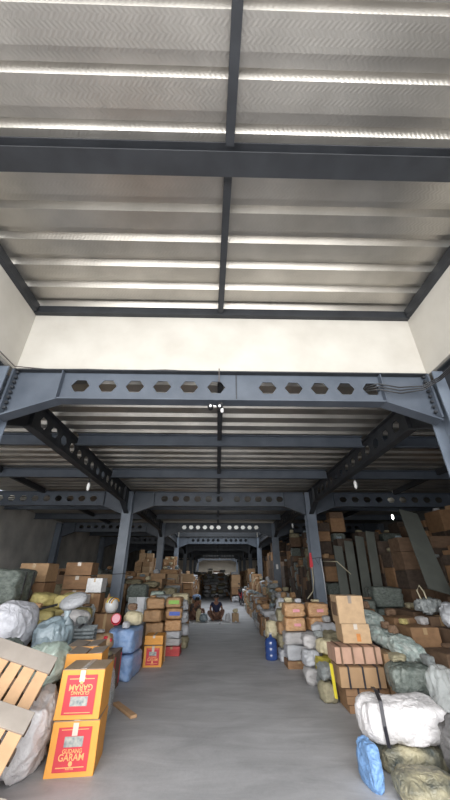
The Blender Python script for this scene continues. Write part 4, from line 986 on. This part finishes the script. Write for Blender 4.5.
# left bay: deep heap against the wall (large bulk cartons), then rows along the aisle
filler(-7.7, -4.6, 4.4, 12.2, 1.0, lambda x, y: 1.45, PM[:6], 'in the deep left heap against the cement wall', (.5, .75))
filler(-4.5, -2.75, 9.45, 12.2, .60, lambda x, y: 1.35 + .15 * (x < -3.6), PM, 'on the left heap beyond the strapped brown stack', (.4, .55))
filler(-7.7, -4.2, 12.6, 22.5, 1.1, lambda x, y: 1.7, PM[:6], 'in the deep left bay beyond the second column', (.55, .8))
filler(-2.5, -1.25, 11.35, 14.2, .58, lambda x, y: 1.05 + .35 * (y > 12.2) + .2 * (x < -1.8), PF, 'in the front left row around the third column approach', (.26, .38))
filler(-4.1, -2.6, 12.4, 16.6, .58, lambda x, y: 1.35 + .2 * rnd.random(), PF, 'in the left row behind the aisle stacks before the third column', (.34, .5))
filler(-2.5, -1.6, 14.3, 17.6, .50, lambda x, y: 1.55 + .25 * (y > 15.5), PF[:5], 'in the tall left row beside the seated people', (.28, .38))
filler(-4.4, -3.25, 17.5, 20.2, .38, lambda x, y: 2.35, [('c', CB[0], 'tan'), ('c', CB[2], 'pale')], 'in the high tan carton wall beside the third left column', (.20, .24))
filler(-2.9, -2.2, 18.0, 20.2, .38, lambda x, y: 2.25, [('c', CB[0], 'tan'), ('c', CB[1], 'brown')], 'in the tall carton pillar right of the third left column', (.20, .26))
filler(-2.1, -1.1, 18.0, 24.5, .52, lambda x, y: 1.15 + .45 * rnd.random(), PF, 'along the left aisle edge beyond the seated people', (.28, .40))
filler(-4.4, -2.95, 20.6, 30, .72, lambda x, y: 1.8, PM, 'in the left bay beyond the high carton wall', (.45, .6))
filler(-2.3, -1.2, 24.8, 34, .75, lambda x, y: 1.35 + .3 * rnd.random(), PM, 'far along the left side of the aisle', (.35, .5))
filler(-2.2, .85, 31.5, 36, .52, lambda x, y: .75 + .22 * (y - 31.5) + .3 * rnd.random(), PW, 'in the heap blocking the far left of the aisle', (.2, .34), stag=.33)
filler(-5.2, 5.2, 43, 47.5, 1.1, lambda x, y: 1.5 + .5 * rnd.random(), PM, 'in the farthest heap before the back wall', (.5, .7))
# right bay
filler(1.32, 2.5, 9.75, 14.3, .46, lambda x, y: .62 + .30 * (x > 1.7) + .06 * rnd.random() + .10 * (y > 12), PW + PF, 'in the low front right row beyond the blue bottle', (.20, .30))
filler(1.45, 2.5, 14.4, 21.0, .52, lambda x, y: .80 + .45 * (x > 1.9) + .2 * rnd.random(), PF + PW, 'in the front right row before the motorbike', (.24, .36))
filler(.95, 1.65, 25.2, 28.2, .68, lambda x, y: 1.75, [('c', CB[1], 'brown'), ('b', M_whiteb, 'white'), ('c', CB[0], 'tan')], 'in the stack jutting into the far right aisle', (.36, .45))
filler(2.1, 2.7, 21.2, 34, .58, lambda x, y: 1.6 + .4 * rnd.random(), PF, 'along the right side past the motorbike', (.36, .5))
filler(1.2, 2.1, 29, 42, .85, lambda x, y: 1.4 + .4 * rnd.random(), PM, 'far along the right side of the aisle', (.4, .55))
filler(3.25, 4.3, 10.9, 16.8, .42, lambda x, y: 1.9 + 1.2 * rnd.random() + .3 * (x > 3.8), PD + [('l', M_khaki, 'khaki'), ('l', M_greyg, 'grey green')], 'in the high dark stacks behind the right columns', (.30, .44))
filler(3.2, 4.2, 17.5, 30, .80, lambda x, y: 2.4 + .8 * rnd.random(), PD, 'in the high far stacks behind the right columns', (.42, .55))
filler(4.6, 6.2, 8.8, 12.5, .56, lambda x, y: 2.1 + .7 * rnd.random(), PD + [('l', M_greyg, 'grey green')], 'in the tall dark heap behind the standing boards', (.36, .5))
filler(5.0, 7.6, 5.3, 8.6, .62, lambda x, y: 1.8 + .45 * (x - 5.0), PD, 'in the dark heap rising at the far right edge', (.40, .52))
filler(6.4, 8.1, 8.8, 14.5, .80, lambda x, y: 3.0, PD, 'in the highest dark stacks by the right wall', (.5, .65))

# ================================================================ small things on the structure
def tube_thing(name, pts, r, m, label, cat, n=6):
    p0 = Vector(pts[0]); o = MB().tube([Vector(p) - p0 for p in pts], r, n).build(name, m, None, True, loc=p0); return tag(o, label, cat)
# thin cable along the foot of the white upstand wall
pts = [(XL + .14, 1.2, 3.93), (XL + .14, 2.3, 3.93), (XL + .15, 3.42, 3.93)] + [(x, 3.485, 3.925 + .012 * math.sin(x * 7) + .01) for x in (-2.2, -1.7, -1.2, -.7, -.3, -.06)]
tube_thing('cable', pts, .007, M_greyc, 'thin pale cable running along the foot of the white upstand wall', 'cable')
tube_thing('cable', [(.0, 3.42, 3.93), (.0, 3.405, 3.88), (.0, 3.405, 3.72)], .007, M_greyc, 'short pale cable end dropping over the nearest beam beside an opening', 'cable')
for k, dz in enumerate((0, .026, .052)):
    tube_thing('cable', [(1.86, 3.47, 3.70 - dz), (2.00, 3.40, 3.72 - dz * 1.6), (2.25, 3.385, 3.66 - dz * 1.7), (2.52, 3.35, 3.66 - dz), (2.66, 3.20, 3.70 - dz * .8), (2.73, 2.6, 3.76 - dz), (2.73, 1.8, 3.80 - dz)], .0085, M_black, ['upper', 'middle', 'lower'][k] + ' of the black cables sagging out of the right end beam opening', 'cable')
# twin camera under the nearest beam
o = empty('camera_mount', (.02, 3.50, 3.474), 0, 'small black twin camera mount hanging under the middle of the nearest beam', 'camera')
MB().box((0, 0, -.03), (.05, .05, .06)).build('bracket', M_black, o)
for s, x in ((-1, -.12), (1, -.01)):
    c_ = MB().lathe([(.032, -.05), (.036, 0), (.036, .04), (.02, .055)], 14).build('camera_head', M_black, o, True, loc=(x, -.03, -.075)); c_.rotation_euler.x = R(100)
    MB().lathe([(.015, 0), (.015, .006)], 12).build('lens', M_lamp, c_, loc=(0, 0, .055))
MB().tube([(-.12, -.02, -.05), (.0, 0, -.05)], .012, 8).build('arm', M_chrome, o)
MB().box((.02, -.05, -.13), (.03, .02, .05)).build('junction', M_wplast, o)
# hanging lamps
def lamp(loc, label, glow=False):
    o = empty('hanging_lamp', loc, 0, label, 'lamp')
    MB().tube([(0, 0, 0), (0, 0, -.10)], .006, 6).build('cord', M_black, o)
    MB().lathe([(.018, -.14), (.022, -.10)], 12).build('socket', M_black, o, True)
    MB().lathe([(.010, -.31), (.030, -.27), (.034, -.20), (.020, -.14)], 14).build('bulb', M_glow if glow else M_lamp, o, True)
    return o
lamp((XL, 6.9, ZB - .02), 'unlit white bulb hanging from the left lengthwise beam')
lamp((XR, 6.6, ZB - .02), 'unlit white bulb hanging from the right lengthwise beam')
lamp((XR, 12.9, ZB - .02), 'unlit white bulb hanging from the right beam beyond the second column')
lamp((6.6, 12.567, 3.74), 'left of two lit bulbs over the dark right bay', True)
lamp((6.98, 12.567, 3.74), 'right of two lit bulbs over the dark right bay', True)
# things on the right columns
o = MB().prism([(0, 0), (.05, .02), (.07, -.30), (.03, -.42), (-.03, -.34)], 0, .02).build('red_cloth', M_redp, None, loc=(XR - .21, 10.1, 2.15)); tag(o, 'red cloth hanging at the left side of the second right column', 'cloth')
tube_thing('rope', [(XR - .18, 10.1, 1.80), (XR - .20, 10.05, 1.45), (XR - .25, 10.0, 1.22), (XR - .45, 9.9, 1.05)], .016, M_rope, 'pale rope hanging down beside the second right column', 'rope')
tube_thing('rope', [(XR + .10, 10.12, 2.0), (XR + .12, 10.10, 1.6), (XR + .12, 10.10, 1.0)], .014, M_whiteb, 'white cord running down the right edge of the second right column', 'rope')
o = MB().tube([(-.16, -.175, 0), (.16, -.175, .03), (.16, .175, .03), (-.16, .175, 0), (-.16, -.175, 0)], .008, 6).tube([(-.05, -.18, .0), (.02, -.19, -.16), (.08, -.18, .02)], .006, 6).build('wire_tie', M_strap, None, loc=(XR, 10.3, 2.02)); tag(o, 'dark wire tied around the second right column', 'wire')
o = MB().tube([(-.16, -.175, 0), (.16, -.175, .02), (.16, .175, .02), (-.16, .175, 0), (-.16, -.175, 0)], .008, 6).build('wire_tie', M_strap, None, loc=(XL, 10.3, 1.62)); tag(o, 'dark wire tied around the second left column', 'wire')
o = MB().box((0, 0, 0), (.10, .004, .20)).build('paper_notice', M_wplast, None, loc=(XR - .02, 17.1 - .163, 1.95)); tag(o, 'small white paper stuck on the third right column', 'paper')
tube_thing('tube', [(3.01, 10.25, 1.95), (3.2, 9.5, 1.92), (3.5, 9.45, 1.62)], .012, M_rope, 'thin pale tube arching beside the second right column', 'tube')
# stains on the white upstand wall
splice = MB().box((.22, 3.488, (ZB + ZT) / 2), (.012, .012, .37)).build('splice_plate', M_steel_d, None); tag(splice, 'dark splice strip near the middle of the nearest beam', 'plate')

# cartons beyond the 300 that show largest are one pile
bpy.context.view_layer.update()
from mathutils.bvhtree import BVHTree
bv, bf, bo = [], [], []
def root_of(o):
    while o.parent: o = o.parent
    return o
for o in COL.objects:
    if o.type != 'MESH' or o.name.startswith(('castellated', 'ceiling', 'floor')): continue
    rt = root_of(o)
    if rt.get('category') in ('beam', 'joist', 'purlin', 'cable', 'pole', 'rafter') or len(o.data.vertices) < 8: continue
    n = len(bv); bv += [o.matrix_world @ Vector(c) for c in o.bound_box]
    for f in ((0, 1, 2, 3), (4, 7, 6, 5), (0, 4, 5, 1), (1, 5, 6, 2), (2, 6, 7, 3), (3, 7, 4, 0)): bf.append([n + k for k in f]); bo.append(rt.name)
tree = BVHTree.FromPolygons(bv, bf); cnt = {}
org = cam.matrix_world.translation; M3 = cam.matrix_world.to_3x3()
for v in range(500, 800):
    for u in range(0, 450):
        hit = tree.ray_cast(org, M3 @ Vector(((u + .5 - 225) / 320, (400 - v - .5) / 320, -1)).normalized())
        if hit[2] is not None: cnt[bo[hit[2]]] = cnt.get(bo[hit[2]], 0) + 1
others = sum(1 for o in COL.objects if o.get('category') == 'carton') - len(FILL)
FILL.sort(key=lambda o: -cnt.get(o.name, 0))
rest = FILL[max(0, 296 - others):]
bm = bmesh.new(); slots = []
big = bpy.data.meshes.new('carton_pile')
vs, fs, mi = [], [], []
for o in rest:
    me = o.data; m = me.materials[0]
    if m not in slots: slots.append(m); big.materials.append(m)
    base = len(vs); W4 = o.matrix_world.copy()
    vs += [tuple(W4 @ v.co) for v in me.vertices]
    for f in me.polygons: fs.append([base + i for i in f.vertices]); mi.append(slots.index(m))
bm.free()
big.from_pydata(vs, [], fs); big.polygons.foreach_set('material_index', mi)
for o in rest: bpy.data.objects.remove(o)
tag(link('carton_pile', big), 'mass of small and half hidden brown cartons filling the storage bays behind the nearer stacks', 'carton pile', kind='stuff')
